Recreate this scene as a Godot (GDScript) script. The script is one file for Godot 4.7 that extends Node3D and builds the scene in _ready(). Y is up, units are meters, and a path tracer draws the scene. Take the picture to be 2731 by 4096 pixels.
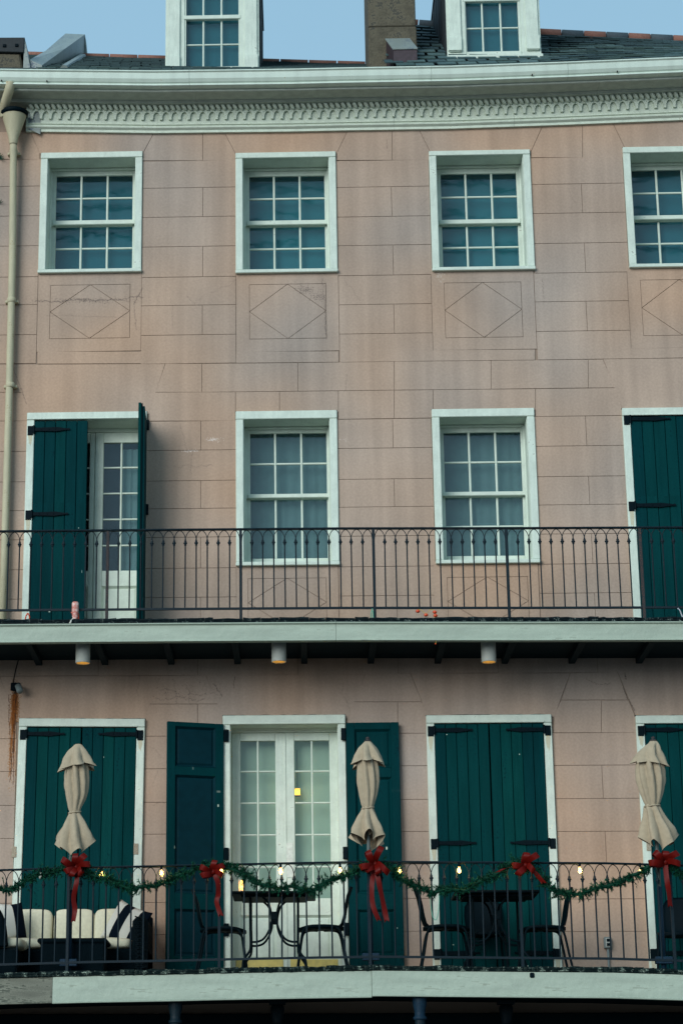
extends Node3D
# A pink stucco townhouse front with two iron-railed balconies, seen from across the street. Metres, y up, the wall face is z = 0.

const DX0 := -4.6      # the stucco texture covers this much of the wall face
const DX1 := 5.6
const DY0 := 3.0
const DY1 := 14.4
var rng := RandomNumberGenerator.new()
var M := {}
var taken := {}
var shared := {}


class Geo:
	var st := SurfaceTool.new()
	var facade := false
	func _init(smooth := false):
		st.begin(Mesh.PRIMITIVE_TRIANGLES)
		st.set_smooth_group(0 if smooth else -1)
	func v(p: Vector3):
		if facade:
			st.set_uv(Vector2((p.x - DX0) / (DX1 - DX0), (DY1 - p.y) / (DY1 - DY0)))
		st.add_vertex(p)
	func tri(a: Vector3, b: Vector3, c: Vector3):      # counter-clockwise from outside
		v(a); v(c); v(b)
	func quad(a: Vector3, b: Vector3, c: Vector3, d: Vector3):
		tri(a, b, c); tri(a, c, d)
	func face(pts: Array, away: Vector3):               # convex polygon, turned to look away from a point
		var n: Vector3 = (pts[1] - pts[0]).cross(pts[2] - pts[0])
		var mid := Vector3.ZERO
		for p in pts: mid += p
		mid /= pts.size()
		var q := pts.duplicate()
		if n.dot(mid - away) < 0.0: q.reverse()
		for i in range(1, q.size() - 1): tri(q[0], q[i], q[i + 1])
	func box(c: Vector3, s: Vector3, b := 0.0, basis := Basis.IDENTITY):
		var h := s / 2.0
		b = minf(b, minf(h.x, minf(h.y, h.z)) * 0.6)
		if b <= 0.0:
			for a in 3:
				for sg in [-1.0, 1.0]:
					var u := (a + 1) % 3
					var w := (a + 2) % 3
					var pts := []
					for k in [[-1, -1], [1, -1], [1, 1], [-1, 1]]:
						var p := Vector3.ZERO
						p[a] = sg * h[a]; p[u] = k[0] * h[u]; p[w] = k[1] * h[w]
						pts.append(c + basis * p)
					face(pts, c)
			return
		for a in 3:
			var u := (a + 1) % 3
			var w := (a + 2) % 3
			for sg in [-1.0, 1.0]:
				var pts := []
				for k in [[-1, -1], [1, -1], [1, 1], [-1, 1]]:
					var p := Vector3.ZERO
					p[a] = sg * h[a]; p[u] = k[0] * (h[u] - b); p[w] = k[1] * (h[w] - b)
					pts.append(c + basis * p)
				face(pts, c)
			for su in [-1.0, 1.0]:
				for sw in [-1.0, 1.0]:
					var pts2 := []
					for e in [[-1, 0], [1, 0], [1, 1], [-1, 1]]:
						var p := Vector3.ZERO
						p[a] = e[0] * (h[a] - b)
						p[u] = su * (h[u] - (b if e[1] == 1 else 0.0))
						p[w] = sw * (h[w] - (0.0 if e[1] == 1 else b))
						pts2.append(c + basis * p)
					face(pts2, c)
		for sx in [-1.0, 1.0]:
			for sy in [-1.0, 1.0]:
				for sz in [-1.0, 1.0]:
					var q := Vector3(sx * h.x, sy * h.y, sz * h.z)
					var pts3 := []
					for a in 3:
						var p := q
						p[(a + 1) % 3] -= b * signf(q[(a + 1) % 3])
						p[(a + 2) % 3] -= b * signf(q[(a + 2) % 3])
						pts3.append(c + basis * p)
					face(pts3, c)
	func plate(poly: Array, z0: float, z1: float, ch := 0.0):   # convex outline standing out from z0 to z1, front edge chamfered
		var n := poly.size()
		var mid := Vector2.ZERO
		for p in poly: mid += p
		mid /= n
		var inner := []
		for i in n:
			var p: Vector2 = poly[i]
			var e0: Vector2 = (p - poly[(i + n - 1) % n]).normalized()
			var e1: Vector2 = (poly[(i + 1) % n] - p).normalized()
			var n0 := Vector2(-e0.y, e0.x)
			var n1 := Vector2(-e1.y, e1.x)
			if n0.dot(mid - p) < 0.0: n0 = -n0
			if n1.dot(mid - p) < 0.0: n1 = -n1
			var m := (n0 + n1)
			inner.append(p + m * (ch / maxf(0.3, 1.0 + n0.dot(n1))))
		var away := Vector3(mid.x, mid.y, z0 - 0.01)
		var front := []
		for p in inner: front.append(Vector3(p.x, p.y, z1))
		face(front, away)
		for i in n:
			var j := (i + 1) % n
			var a := Vector3(poly[i].x, poly[i].y, z0)
			var b := Vector3(poly[j].x, poly[j].y, z0)
			var a1 := Vector3(a.x, a.y, z1 - ch)
			var b1 := Vector3(b.x, b.y, z1 - ch)
			face([a, b, b1, a1], Vector3(mid.x, mid.y, (z0 + z1) / 2))
			if ch > 0.0: face([a1, b1, front[j], front[i]], away)
	func slab(poly: PackedVector2Array, z0: float, z1: float):   # any outline
		var idx := Geometry2D.triangulate_polygon(poly)
		for i in range(0, idx.size(), 3):
			var a := poly[idx[i]]
			var b := poly[idx[i + 1]]
			var c := poly[idx[i + 2]]
			face([Vector3(a.x, a.y, z1), Vector3(b.x, b.y, z1), Vector3(c.x, c.y, z1)], Vector3(a.x, a.y, z0))
			face([Vector3(a.x, a.y, z0), Vector3(b.x, b.y, z0), Vector3(c.x, c.y, z0)], Vector3(a.x, a.y, z1))
		var cw := Geometry2D.is_polygon_clockwise(poly)
		var n := poly.size()
		for i in n:
			var a := poly[i]
			var b := poly[(i + 1) % n]
			var A := Vector3(a.x, a.y, z0)
			var B := Vector3(b.x, b.y, z0)
			var A1 := Vector3(a.x, a.y, z1)
			var B1 := Vector3(b.x, b.y, z1)
			if cw: quad(B, A, A1, B1)
			else: quad(A, B, B1, A1)
	func tube(pts: Array, r, sides := 8, caps := true):
		var n := pts.size()
		var t: Vector3 = (pts[1] - pts[0]).normalized()
		var side := t.cross(Vector3(0.13, 0.2, 0.97)).normalized()
		if side.length() < 0.5: side = t.cross(Vector3.UP).normalized()
		var rings := []
		for i in n:
			var d: Vector3 = (pts[mini(i + 1, n - 1)] - pts[maxi(i - 1, 0)]).normalized()
			side = (side - d * side.dot(d)).normalized()
			var up := d.cross(side)
			var rad: float = r[i] if r is Array else r
			var ring := []
			for k in sides:
				var a := TAU * k / sides
				ring.append(pts[i] + (side * cos(a) + up * sin(a)) * rad)
			rings.append(ring)
		for i in n - 1:
			for k in sides:
				var k2 := (k + 1) % sides
				quad(rings[i][k], rings[i][k2], rings[i + 1][k2], rings[i + 1][k])
		if caps:
			for k in range(1, sides - 1):
				tri(rings[0][0], rings[0][k + 1], rings[0][k])
				tri(rings[n - 1][0], rings[n - 1][k], rings[n - 1][k + 1])
	func lathe(prof: Array, c := Vector3.ZERO, seg := 16):   # prof: Vector2(radius, height), listed upwards
		for i in prof.size() - 1:
			for k in seg:
				var a0 := TAU * k / seg
				var a1 := TAU * (k + 1) / seg
				var p0: Vector2 = prof[i]
				var p1: Vector2 = prof[i + 1]
				var A := c + Vector3(cos(a0) * p0.x, p0.y, -sin(a0) * p0.x)
				var B := c + Vector3(cos(a1) * p0.x, p0.y, -sin(a1) * p0.x)
				var C := c + Vector3(cos(a1) * p1.x, p1.y, -sin(a1) * p1.x)
				var E := c + Vector3(cos(a0) * p1.x, p1.y, -sin(a0) * p1.x)
				if p0.x > 1e-5: tri(A, B, C)
				if p1.x > 1e-5: tri(A, C, E)
	func sweep(prof: Array, stations: Array):               # prof: Vector2(out, up) from the top of the front downwards; stations run to +x
		for s in stations.size() - 1:
			for i in prof.size() - 1:
				var o0 := Vector3(0, prof[i].y, prof[i].x)
				var o1 := Vector3(0, prof[i + 1].y, prof[i + 1].x)
				quad(stations[s] + o1, stations[s + 1] + o1, stations[s + 1] + o0, stations[s] + o0)
		for e in [0, stations.size() - 1]:
			var poly := PackedVector2Array()
			for p in prof: poly.append(p)
			var idx := Geometry2D.triangulate_polygon(poly)
			for i in range(0, idx.size(), 3):
				var tr := []
				for k in 3: tr.append(stations[e] + Vector3(0, poly[idx[i + k]].y, poly[idx[i + k]].x))
				face(tr, stations[e] + Vector3(1 if e == 0 else -1, 0, 0))
	func sheet(rows: Array, closed := false):                # grid of points, outside is on the left of the walk (rows up, columns to the right)
		for i in rows.size() - 1:
			var m: int = rows[i].size()
			for k in (m if closed else m - 1):
				var k2: int = (k + 1) % m
				quad(rows[i][k], rows[i][k2], rows[i + 1][k2], rows[i + 1][k])
	func done() -> ArrayMesh:
		st.generate_normals()
		return st.commit()


func numbered(called: String) -> String:
	taken[called] = taken.get(called, -1) + 1
	return called if taken[called] == 0 else "%s_%03d" % [called, taken[called]]

func thing(called: String, label: String, category: String, at := Vector3.ZERO, group := "", kind := "") -> Node3D:
	var o := Node3D.new()
	o.name = numbered(called)
	add_child(o)
	o.position = at
	tag(o, label, category, group, kind)
	return o

func tag(o: Node, label: String, category := "", group := "", kind := ""):
	if label: o.set_meta("label", label)
	if category: o.set_meta("category", category)
	if group: o.set_meta("group", group)
	if kind: o.set_meta("kind", kind)

func holder(parent: Node, called: String, at := Vector3.ZERO, label := "") -> Node3D:   # a part that has sub-parts
	var o := Node3D.new()
	o.name = called
	parent.add_child(o, true)
	o.position = at
	if label: o.set_meta("label", label)
	return o

func put(parent: Node, called: String, mesh, mat: Material, at := Vector3.ZERO) -> MeshInstance3D:
	var o := MeshInstance3D.new()
	o.name = called
	o.mesh = mesh.done() if mesh is Geo else mesh
	o.material_override = mat
	parent.add_child(o, true)
	o.position = at
	return o

func bx(parent: Node, called: String, c: Vector3, s: Vector3, mat: Material, bev := 0.004) -> MeshInstance3D:
	var key := "%.3f %.3f %.3f %.4f" % [s.x, s.y, s.z, bev]
	if not shared.has(key):
		var g := Geo.new()
		g.box(Vector3.ZERO, s, bev)
		shared[key] = g.done()
	return put(parent, called, shared[key], mat, c)

func lit(parent: Node, at: Vector3, color: Color, energy: float, size: float) -> OmniLight3D:
	var l := OmniLight3D.new()
	l.light_color = color
	l.light_energy = energy
	l.light_size = size
	l.omni_range = 12.0
	l.omni_attenuation = 2.0
	l.shadow_enabled = true
	parent.add_child(l)
	l.position = at
	return l

func curve(pts: Array, steps := 6) -> Array:                # Catmull-Rom through the points
	var out := []
	var n := pts.size()
	for i in n - 1:
		var p0 = pts[maxi(i - 1, 0)]
		var p3 = pts[mini(i + 2, n - 1)]
		for k in steps:
			out.append(pts[i].cubic_interpolate(pts[i + 1], p0, p3, float(k) / steps))
	out.append(pts[n - 1])
	return out


# ------------------------------------------------------------------ materials

func rgb(r: float, g: float, b: float) -> Color:
	return Color(r / 255.0, g / 255.0, b / 255.0)

func noise_image(freq: float, octaves: int, seed_: int, w := 512, h := 512) -> Image:
	var n := FastNoiseLite.new()
	n.noise_type = FastNoiseLite.TYPE_SIMPLEX_SMOOTH
	n.frequency = freq
	n.fractal_octaves = octaves
	n.seed = seed_
	return n.get_seamless_image(w, h) if w == h else n.get_image(w, h)

func mottled(base: Color, amount: float, freq: float, seed_: int, speck := Color.BLACK, speck_share := 0.0, stretch := 1.0, chips := 0) -> ImageTexture:
	# a tint that wanders round the base colour, with flecks of a second colour
	var size := 512
	var im := Image.create(size, size, false, Image.FORMAT_RGB8)
	var a := noise_image(freq, 5, seed_).get_data()
	var b := noise_image(freq * 7.0, 3, seed_ + 11).get_data()
	var out := PackedByteArray()
	out.resize(size * size * 3)
	for y in size:
		var row := y * size
		var yrow := (int(y / maxf(stretch, 1.0)) % size) * size
		for x in size:
			var q := yrow + (x if stretch >= 0.0 else int(x / -stretch))
			var k := 1.0 + amount * ((a[q] - 128) / 128.0 + 0.5 * (b[row + x] - 128) / 128.0)
			var c := base
			if speck_share > 0.0 and a[q] * 0.55 + b[q if stretch < 0.0 else row + x] * 0.45 > 255.0 * (1.0 - speck_share): c = speck
			var o := (row + x) * 3
			out[o] = clampi(int(c.r * k * 255.0), 0, 255)
			out[o + 1] = clampi(int(c.g * k * 255.0), 0, 255)
			out[o + 2] = clampi(int(c.b * k * 255.0), 0, 255)
	im.set_data(size, size, false, Image.FORMAT_RGB8, out)
	for i in chips:            # flakes of paint gone down to the pale primer
		var at := Vector2i(rng.randi_range(4, 500), rng.randi_range(4, 500))
		im.fill_rect(Rect2i(at.x, at.y, rng.randi_range(1, 4), rng.randi_range(2, 7)), rgb(186, 196, 180))
	return ImageTexture.create_from_image(im)

func bumps(freq: float, octaves: int, seed_: int, strength: float, stretch := 1) -> ImageTexture:
	var im := noise_image(freq, octaves, seed_)
	if stretch > 1:
		var s := im.get_region(Rect2i(0, 0, 512, 512 / stretch))
		s.resize(512, 512, Image.INTERPOLATE_CUBIC)
		im = s
	im.convert(Image.FORMAT_RGBA8)
	im.bump_map_to_normal_map(strength)
	return ImageTexture.create_from_image(im)

func mat(called: String, color: Color, rough := 0.8, tex: Texture2D = null, per_metre := 1.0, nrm: Texture2D = null, nscale := 0.5, spec := 0.5) -> StandardMaterial3D:
	var m := StandardMaterial3D.new()
	m.resource_name = called
	m.albedo_color = color
	m.roughness = rough
	m.metallic_specular = spec
	m.cull_mode = BaseMaterial3D.CULL_DISABLED
	if tex or nrm:
		m.uv1_triplanar = true
		m.uv1_world_triplanar = true
		m.uv1_scale = Vector3.ONE * per_metre
	if tex:
		m.albedo_texture = tex
		m.albedo_color = Color.WHITE
	if nrm:
		m.normal_enabled = true
		m.normal_texture = nrm
		m.normal_scale = nscale
	M[called] = m
	return m

func wall_pixel(x: float, y: float, w: int, h: int) -> Vector2:
	return Vector2((x - DX0) / (DX1 - DX0) * w, (DY1 - y) / (DY1 - DY0) * h)

func crack(im: Image, from: Vector2, to: Vector2, wander: float, color: Color, strength: float, thick := 1):
	var a := wall_pixel(from.x, from.y, im.get_width(), im.get_height())
	var b := wall_pixel(to.x, to.y, im.get_width(), im.get_height())
	var n := int(a.distance_to(b)) + 1
	var side := (b - a).normalized().orthogonal()
	var off := 0.0
	for i in n:
		off += rng.randf_range(-1, 1) * wander
		off *= 0.97
		var p := a.lerp(b, float(i) / n) + side * off
		for t in thick:
			var q := Vector2i(int(p.x), int(p.y) + t)
			if q.x < 0 or q.y < 0 or q.x >= im.get_width() or q.y >= im.get_height(): continue
			if rng.randf() < 0.85: im.set_pixelv(q, im.get_pixelv(q).lerp(color, strength * rng.randf_range(0.4, 1.0)))

func smear(im: Image, at: Vector2, rx: float, ry: float, color: Color, strength: float, dots: int):
	# loose grains of dirt, rust or bared plaster
	for i in dots:
		var p := at + Vector2(rng.randfn() * rx, rng.randfn() * ry)
		var q := Vector2i(wall_pixel(p.x, p.y, im.get_width(), im.get_height()))
		if q.x < 1 or q.y < 1 or q.x >= im.get_width() - 1 or q.y >= im.get_height() - 1: continue
		im.set_pixelv(q, im.get_pixelv(q).lerp(color, strength * rng.randf()))

func stucco_texture() -> ImageTexture:
	var w := 1400
	var h := 1560
	var big := noise_image(0.006, 5, 3, w, h).get_data()
	var fine := noise_image(0.22, 3, 5, w, h).get_data()
	var st := noise_image(0.035, 4, 9, w, h / 20)
	st.resize(w, h, Image.INTERPOLATE_CUBIC)
	var streak := st.get_data()
	var tone := noise_image(0.003, 2, 21, w, h).get_data()
	var out := PackedByteArray()
	out.resize(w * h * 3)
	var c := STUCCO
	for i in w * h:
		var k := 1.0 + 0.05 * (big[i] - 128) / 128.0 + 0.05 * (fine[i] - 128) / 128.0 + 0.05 * (streak[i] - 128) / 128.0
		var t := 0.05 * (tone[i] - 128) / 128.0
		out[i * 3] = clampi(int(c.r * (k + t) * 255.0), 0, 255)
		out[i * 3 + 1] = clampi(int(c.g * k * 255.0), 0, 255)
		out[i * 3 + 2] = clampi(int(c.b * (k - t) * 255.0), 0, 255)
	var im := Image.create_from_data(w, h, false, Image.FORMAT_RGB8, out)
	var dk := rgb(70, 62, 58)
	# cracks and stains where the wall shows them
	for s in [
		[Vector2(-2.983, 11.32), Vector2(-2.397, 11.327), 0.9, 0.55, 2], [Vector2(-2.447, 11.322), Vector2(-1.747, 11.348), 0.9, 0.5, 2], [Vector2(-2.854, 11.135), Vector2(-1.945, 11.111), 0.4, 0.25, 1],
		[Vector2(-1.769, 11.472), Vector2(-1.856, 11.259), 0.8, 0.5, 2], [Vector2(-1.856, 11.259), Vector2(-1.833, 10.938), 0.8, 0.5, 1], [Vector2(0.298, 11.547), Vector2(0.327, 10.8), 0.5, 0.6, 1],
		[Vector2(-1.148, 11.301), Vector2(-0.674, 11.563), 0.9, 0.22, 1], [Vector2(-1.423, 11.359), Vector2(-1.395, 10.932), 0.9, 0.2, 1], [Vector2(-1.248, 11.357), Vector2(-1.148, 11.248), 0.8, 0.3, 1],
		[Vector2(-3.228, 10.535), Vector2(-3.057, 10.06), 0.3, 0.5, 1], [Vector2(-1.315, 9.803), Vector2(-1.265, 9.493), 0.8, 0.3, 1], [Vector2(-1.386, 9.315), Vector2(-0.948, 9.335), 1.2, 0.3, 1],
		[Vector2(-1.192, 9.518), Vector2(-1.167, 9.21), 0.9, 0.3, 1], [Vector2(0.446, 6.863), Vector2(0.51, 6.479), 0.8, 0.3, 1], [Vector2(-1.608, 6.688), Vector2(-0.899, 6.73), 1.4, 0.4, 1],
		[Vector2(-1.396, 6.879), Vector2(-1.323, 6.565), 1.2, 0.45, 1], [Vector2(-1.561, 6.784), Vector2(-1.04, 6.625), 1.6, 0.5, 1], [Vector2(-1.23, 6.805), Vector2(-1.182, 6.588), 1.4, 0.4, 1],
		[Vector2(-1.752, 6.93), Vector2(-1.759, 6.689), 0.9, 0.35, 1], [Vector2(-0.71, 6.897), Vector2(-0.738, 6.777), 0.6, 0.5, 2], [Vector2(-0.946, 6.827), Vector2(-0.861, 6.672), 0.6, 0.55, 2],
		[Vector2(3.071, 6.841), Vector2(3.324, 6.767), 1.0, 0.4, 1], [Vector2(3.49, 6.909), Vector2(3.501, 6.837), 0.5, 0.7, 2], [Vector2(3.463, 6.742), Vector2(3.575, 6.493), 0.7, 0.55, 2],
		[Vector2(0.547, 11.543), Vector2(0.741, 11.272), 1.2, 0.25, 1], [Vector2(2.802, 11.506), Vector2(2.803, 11.186), 0.7, 0.35, 1], [Vector2(3.125, 12.64), Vector2(3.306, 12.254), 0.6, 0.15, 1],
		[Vector2(1.073, 13.288), Vector2(1.075, 13.165), 0.3, 0.4, 1], [Vector2(1.446, 12.451), Vector2(1.549, 12.547), 0.5, 0.25, 1], [Vector2(0.552, 10.376), Vector2(0.519, 10.167), 0.8, 0.3, 1],
		[Vector2(-1.599, 5.737), Vector2(-1.53, 5.878), 0.8, 0.3, 1], [Vector2(-1.626, 6.138), Vector2(-1.484, 5.995), 0.9, 0.3, 1], [Vector2(-1.588, 5.502), Vector2(-1.514, 5.549), 0.9, 0.3, 1]]:
		crack(im, s[0], s[1], s[2], dk, s[3], s[4])
	smear(im, Vector2(-2.347, 11.315), 0.33, 0.02, dk, 0.5, 420)
	smear(im, Vector2(0.097, 11.416), 0.06, 0.03, dk, 0.6, 200)
	smear(im, Vector2(0.255, 11.322), 0.06, 0.03, dk, 0.6, 150)
	smear(im, Vector2(-1.23, 6.733), 0.25, 0.12, dk, 0.35, 420)
	smear(im, Vector2(0.515, 9.598), 0.03, 0.02, rgb(225,215,205), 0.5, 20)
	smear(im, Vector2(-0.948, 9.617), 0.05, 0.012, rgb(230,222,214), 0.9, 70)
	smear(im, Vector2(-1.216, 9.487), 0.05, 0.008, rgb(230,222,214), 0.9, 60)
	smear(im, Vector2(1.641, 11.579), 0.03, 0.05, rgb(225,225,215), 0.7, 70)
	smear(im, Vector2(-3.098, 6.594), 0.022, 0.10, rgb(120, 72, 34), 0.75, 2600)
	smear(im, Vector2(-3.1, 6.671), 0.012, 0.06, rgb(46, 36, 28), 0.8, 700)
	smear(im, Vector2(-3.126, 6.221), 0.016, 0.22, rgb(140, 92, 50), 0.6, 900)
	for i in 26:
		var rust := rgb(132, 74, 30) if i % 3 else rgb(60, 40, 30)
		crack(im, Vector2(-3.101 + rng.randfn() * 0.02, 6.724), Vector2(-3.109 + rng.randfn() * 0.022, 6.436 - rng.randf() ** 2 * 0.7), 0.25, rust, 0.55, 2)
	return ImageTexture.create_from_image(im)

const STUCCO := Color(0.660, 0.578, 0.510)

func make_materials():
	var grit := bumps(0.09, 4, 41, 6.0)
	var s := StandardMaterial3D.new()
	s.resource_name = "stucco"
	s.albedo_texture = stucco_texture()
	s.roughness = 0.93
	s.metallic_specular = 0.25
	s.cull_mode = BaseMaterial3D.CULL_DISABLED
	M.stucco = s
	mat("joint", rgb(140, 122, 106), 0.95)
	mat("trim", rgb(216, 224, 211), 0.55, mottled(rgb(196, 208, 193), 0.045, 0.012, 51, rgb(150, 154, 140), 0.2), 0.7, bumps(0.05, 4, 52, 3.0, 4), 0.35)
	mat("cornice_paint", rgb(200, 205, 185), 0.6, mottled(rgb(194, 204, 186), 0.06, 0.02, 57, rgb(134, 134, 112), 0.24), 0.8, bumps(0.06, 4, 52, 3.0), 0.3)
	mat("soffit_paint", rgb(170, 172, 160), 0.7, mottled(rgb(168, 176, 164), 0.08, 0.02, 58, rgb(130, 130, 114), 0.24), 0.6)
	mat("fascia_paint", rgb(196, 205, 190), 0.6, mottled(rgb(154, 167, 150), 0.07, 0.03, 63, rgb(136, 146, 130), 0.24, -9.0), 0.5, bumps(0.03, 4, 64, 4.0), 0.25)
	mat("rust_run", rgb(168, 140, 92), 0.85, mottled(rgb(192, 192, 168), 0.08, 0.06, 68, rgb(160, 132, 92), 0.38), 4.0)
	mat("caulk_gap", rgb(34, 40, 36), 0.95, mottled(rgb(36, 42, 38), 0.3, 0.06, 69, rgb(96, 96, 84), 0.3), 3.0)
	mat("weathered_wood", rgb(120, 120, 108), 0.85, mottled(rgb(112, 114, 100), 0.2, 0.03, 66, rgb(70, 74, 64), 0.42, -7.0), 0.7)
	mat("hinge_rust", rgb(150, 140, 120), 0.8, mottled(rgb(180, 178, 156), 0.1, 0.06, 67, rgb(92, 52, 30), 0.47), 5.0)
	for k in 3:
		var g: Color = [rgb(1, 53, 54), rgb(0, 48, 51), rgb(2, 57, 56)][k]
		mat("green_%d" % k, g, 0.75, mottled(g, 0.10, 0.02, 71 + k, rgb(1, 34, 38), 0.25, 6.0, 9), 0.45, bumps(0.05, 4, 75, 3.0, 8), 0.35, 0.16)
	mat("green_shaded", rgb(1, 38, 46), 0.7, mottled(rgb(1, 39, 47), 0.1, 0.02, 79), 0.9, null, 0.5, 0.2)  # shaded copy of the shutter green, shade put into the colour
	mat("iron", rgb(6, 27, 34), 0.55, mottled(rgb(6, 28, 36), 0.25, 0.05, 81, rgb(84, 52, 36), 0.27), 3.0, null, 0.5, 0.3)
	mat("iron_black", rgb(1, 17, 23), 0.6, null, 1.0, null, 0.5, 0.18)
	mat("rusty_iron", rgb(70, 50, 40), 0.8, mottled(rgb(24, 34, 38), 0.4, 0.06, 83, rgb(106, 62, 40), 0.37), 3.0)
	mat("porch_shade", rgb(2, 20, 25), 0.8, null, 1.0, null, 0.5, 0.2)  # near-black with the porch shade in its colour; also backs the planks
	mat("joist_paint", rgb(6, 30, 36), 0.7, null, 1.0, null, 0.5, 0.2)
	mat("tar", rgb(10, 26, 28), 0.75, mottled(rgb(5, 20, 24), 0.4, 0.022, 91, rgb(120, 130, 120), 0.29), 1.3, null, 0.5, 0.25)
	mat("tar_mossy", rgb(10, 26, 28), 0.85, mottled(rgb(7, 24, 24), 0.4, 0.022, 92, rgb(124, 134, 120), 0.33), 1.3, null, 0.5, 0.25)
	for k in 4:
		var g: Color = [rgb(58, 84, 84), rgb(48, 72, 74), rgb(70, 94, 92), rgb(54, 78, 74)][k]
		mat("slate_%d" % k, g, 0.7, mottled(g, 0.2, 0.05, 95 + k), 1.2)
	mat("terracotta", rgb(128, 88, 74), 0.85, mottled(rgb(128, 88, 74), 0.15, 0.04, 101), 1.5)
	mat("ridge_grey", rgb(62, 74, 80), 0.8, mottled(rgb(62, 74, 80), 0.15, 0.04, 102), 1.5)
	mat("zinc", rgb(120, 126, 124), 0.45, mottled(rgb(128, 138, 132), 0.14, 0.015, 103, rgb(84, 94, 104), 0.36, 3.0), 0.5)
	mat("lead_red", rgb(82, 58, 62), 0.6, mottled(rgb(52, 38, 43), 0.2, 0.03, 104, rgb(50, 40, 48), 0.35), 0.9)
	mat("chimney_render", rgb(96, 92, 78), 0.95, mottled(rgb(88, 83, 68), 0.22, 0.014, 105, rgb(58, 57, 50), 0.36), 0.55, grit, 0.3)
	mat("dark_board", rgb(26, 34, 36), 0.75, mottled(rgb(26, 34, 36), 0.2, 0.04, 106), 1.0)
	mat("pipe", rgb(176, 170, 140), 0.7, mottled(rgb(178, 172, 142), 0.09, 0.02, 107, rgb(124, 100, 58), 0.30, 4.0), 1.0)
	mat("canvas", rgb(160, 146, 120), 0.9, mottled(rgb(160, 146, 121), 0.06, 0.03, 111), 1.0, bumps(0.3, 2, 112, 2.0), 0.25)
	M.canvas.rim_enabled = true
	M.canvas.rim = 0.15
	mat("cushion", rgb(202, 200, 174), 0.9, mottled(rgb(202, 200, 174), 0.05, 0.03, 113), 1.2)
	mat("stripe_white", rgb(196, 196, 184), 0.9)
	mat("stripe_black", rgb(3, 14, 26), 0.9, null, 1.0, null, 0.5, 0.2)
	mat("wicker", rgb(2, 18, 24), 0.7, null, 14.0, bumps(0.12, 2, 115, 10.0), 1.0, 0.2)
	mat("ribbon", rgb(88, 13, 8), 0.42, null, 1.0, null, 0.5, 0.22)
	mat("needle", rgb(5, 52, 37), 0.7, null, 1.0, null, 0.5, 0.25)
	mat("needle_light", rgb(16, 84, 58), 0.7, null, 1.0, null, 0.5, 0.25)
	M.needle.backlight_enabled = true
	M.needle.backlight = Color(0.05, 0.12, 0.08)
	mat("twig", rgb(30, 34, 26), 0.9)
	mat("brass", rgb(196, 176, 84), 0.4, mottled(rgb(196, 178, 88), 0.08, 0.02, 117), 1.0, null, 0.5, 0.7)
	mat("steel_plate", rgb(206, 212, 200), 0.3, mottled(rgb(208, 213, 200), 0.08, 0.03, 118), 1.0)
	mat("curtain_grey", rgb(78, 110, 108), 0.95, mottled(rgb(78, 112, 110), 0.06, 0.02, 121, rgb(68, 98, 98), 0.3), 0.7)
	mat("curtain_pale", rgb(162, 192, 166), 0.95)
	mat("sky_reflection_dark", rgb(4, 88, 98), 0.95)  # teal that paints the sky mirrored in the upper panes
	mat("sky_reflection_blue", rgb(20, 100, 108), 0.95)  # bluer teal painting the same mirrored sky
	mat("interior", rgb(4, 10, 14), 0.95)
	mat("lamp_can", rgb(168, 172, 162), 0.6)
	mat("cast_grey", rgb(112, 124, 122), 0.6)
	mat("bead_orange", rgb(200, 66, 22), 0.4)
	mat("bead_teal", rgb(80, 170, 142), 0.35)
	mat("bead_silver", rgb(180, 186, 190), 0.3)
	mat("string_yellow", rgb(190, 160, 60), 0.8)
	mat("pink_worn", rgb(192, 118, 104), 0.6, mottled(rgb(190, 112, 98), 0.1, 0.02, 123, rgb(220, 212, 200), 0.42), 2.0)
	mat("trim_gutter", rgb(210, 216, 196), 0.45, mottled(rgb(196, 210, 196), 0.04, 0.015, 53, rgb(160, 136, 100), 0.17, 3.0), 0.7)
	mat("iron_blue", rgb(12, 38, 54), 0.6, mottled(rgb(12, 38, 54), 0.25, 0.05, 82, rgb(42, 70, 84), 0.3), 2.5, null, 0.5, 0.3)
	mat("pole_grey", rgb(86, 96, 92), 0.45)
	mat("asphalt", rgb(66, 66, 66), 0.95)
	mat("paving", rgb(140, 136, 128), 0.95)
	var glass := StandardMaterial3D.new()
	glass.resource_name = "glass"
	glass.albedo_color = Color(0.05, 0.3, 0.34, 0.08)
	glass.transparency = BaseMaterial3D.TRANSPARENCY_ALPHA
	glass.roughness = 0.04
	glass.metallic_specular = 0.5
	glass.cull_mode = BaseMaterial3D.CULL_DISABLED
	glass.normal_enabled = true
	glass.normal_texture = bumps(0.012, 2, 131, 2.0)
	glass.normal_scale = 0.07
	glass.uv1_triplanar = true
	glass.uv1_world_triplanar = true
	glass.uv1_scale = Vector3.ONE * 0.6
	M.glass = glass
	var bulb := StandardMaterial3D.new()
	bulb.resource_name = "bulb_glass"
	bulb.albedo_color = Color(1, 0.93, 0.8, 0.2)
	bulb.transparency = BaseMaterial3D.TRANSPARENCY_ALPHA
	bulb.roughness = 0.08
	bulb.emission_enabled = true
	bulb.emission = rgb(255, 190, 90)
	bulb.emission_energy_multiplier = 0.35
	M.bulb_glass = bulb
	var jar := bulb.duplicate()
	jar.resource_name = "jar_glass"
	jar.albedo_color = Color(1, 0.95, 0.85, 0.15)
	jar.emission_enabled = false
	M.jar_glass = jar
	glow("filament", rgb(255, 214, 140), 7.0)
	glow("lamp_glow", rgb(255, 176, 62), 2.4)
	glow("candle_glow", rgb(255, 186, 72), 3.0)
	glow("lantern_glow", rgb(255, 206, 74), 0.7)

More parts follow.
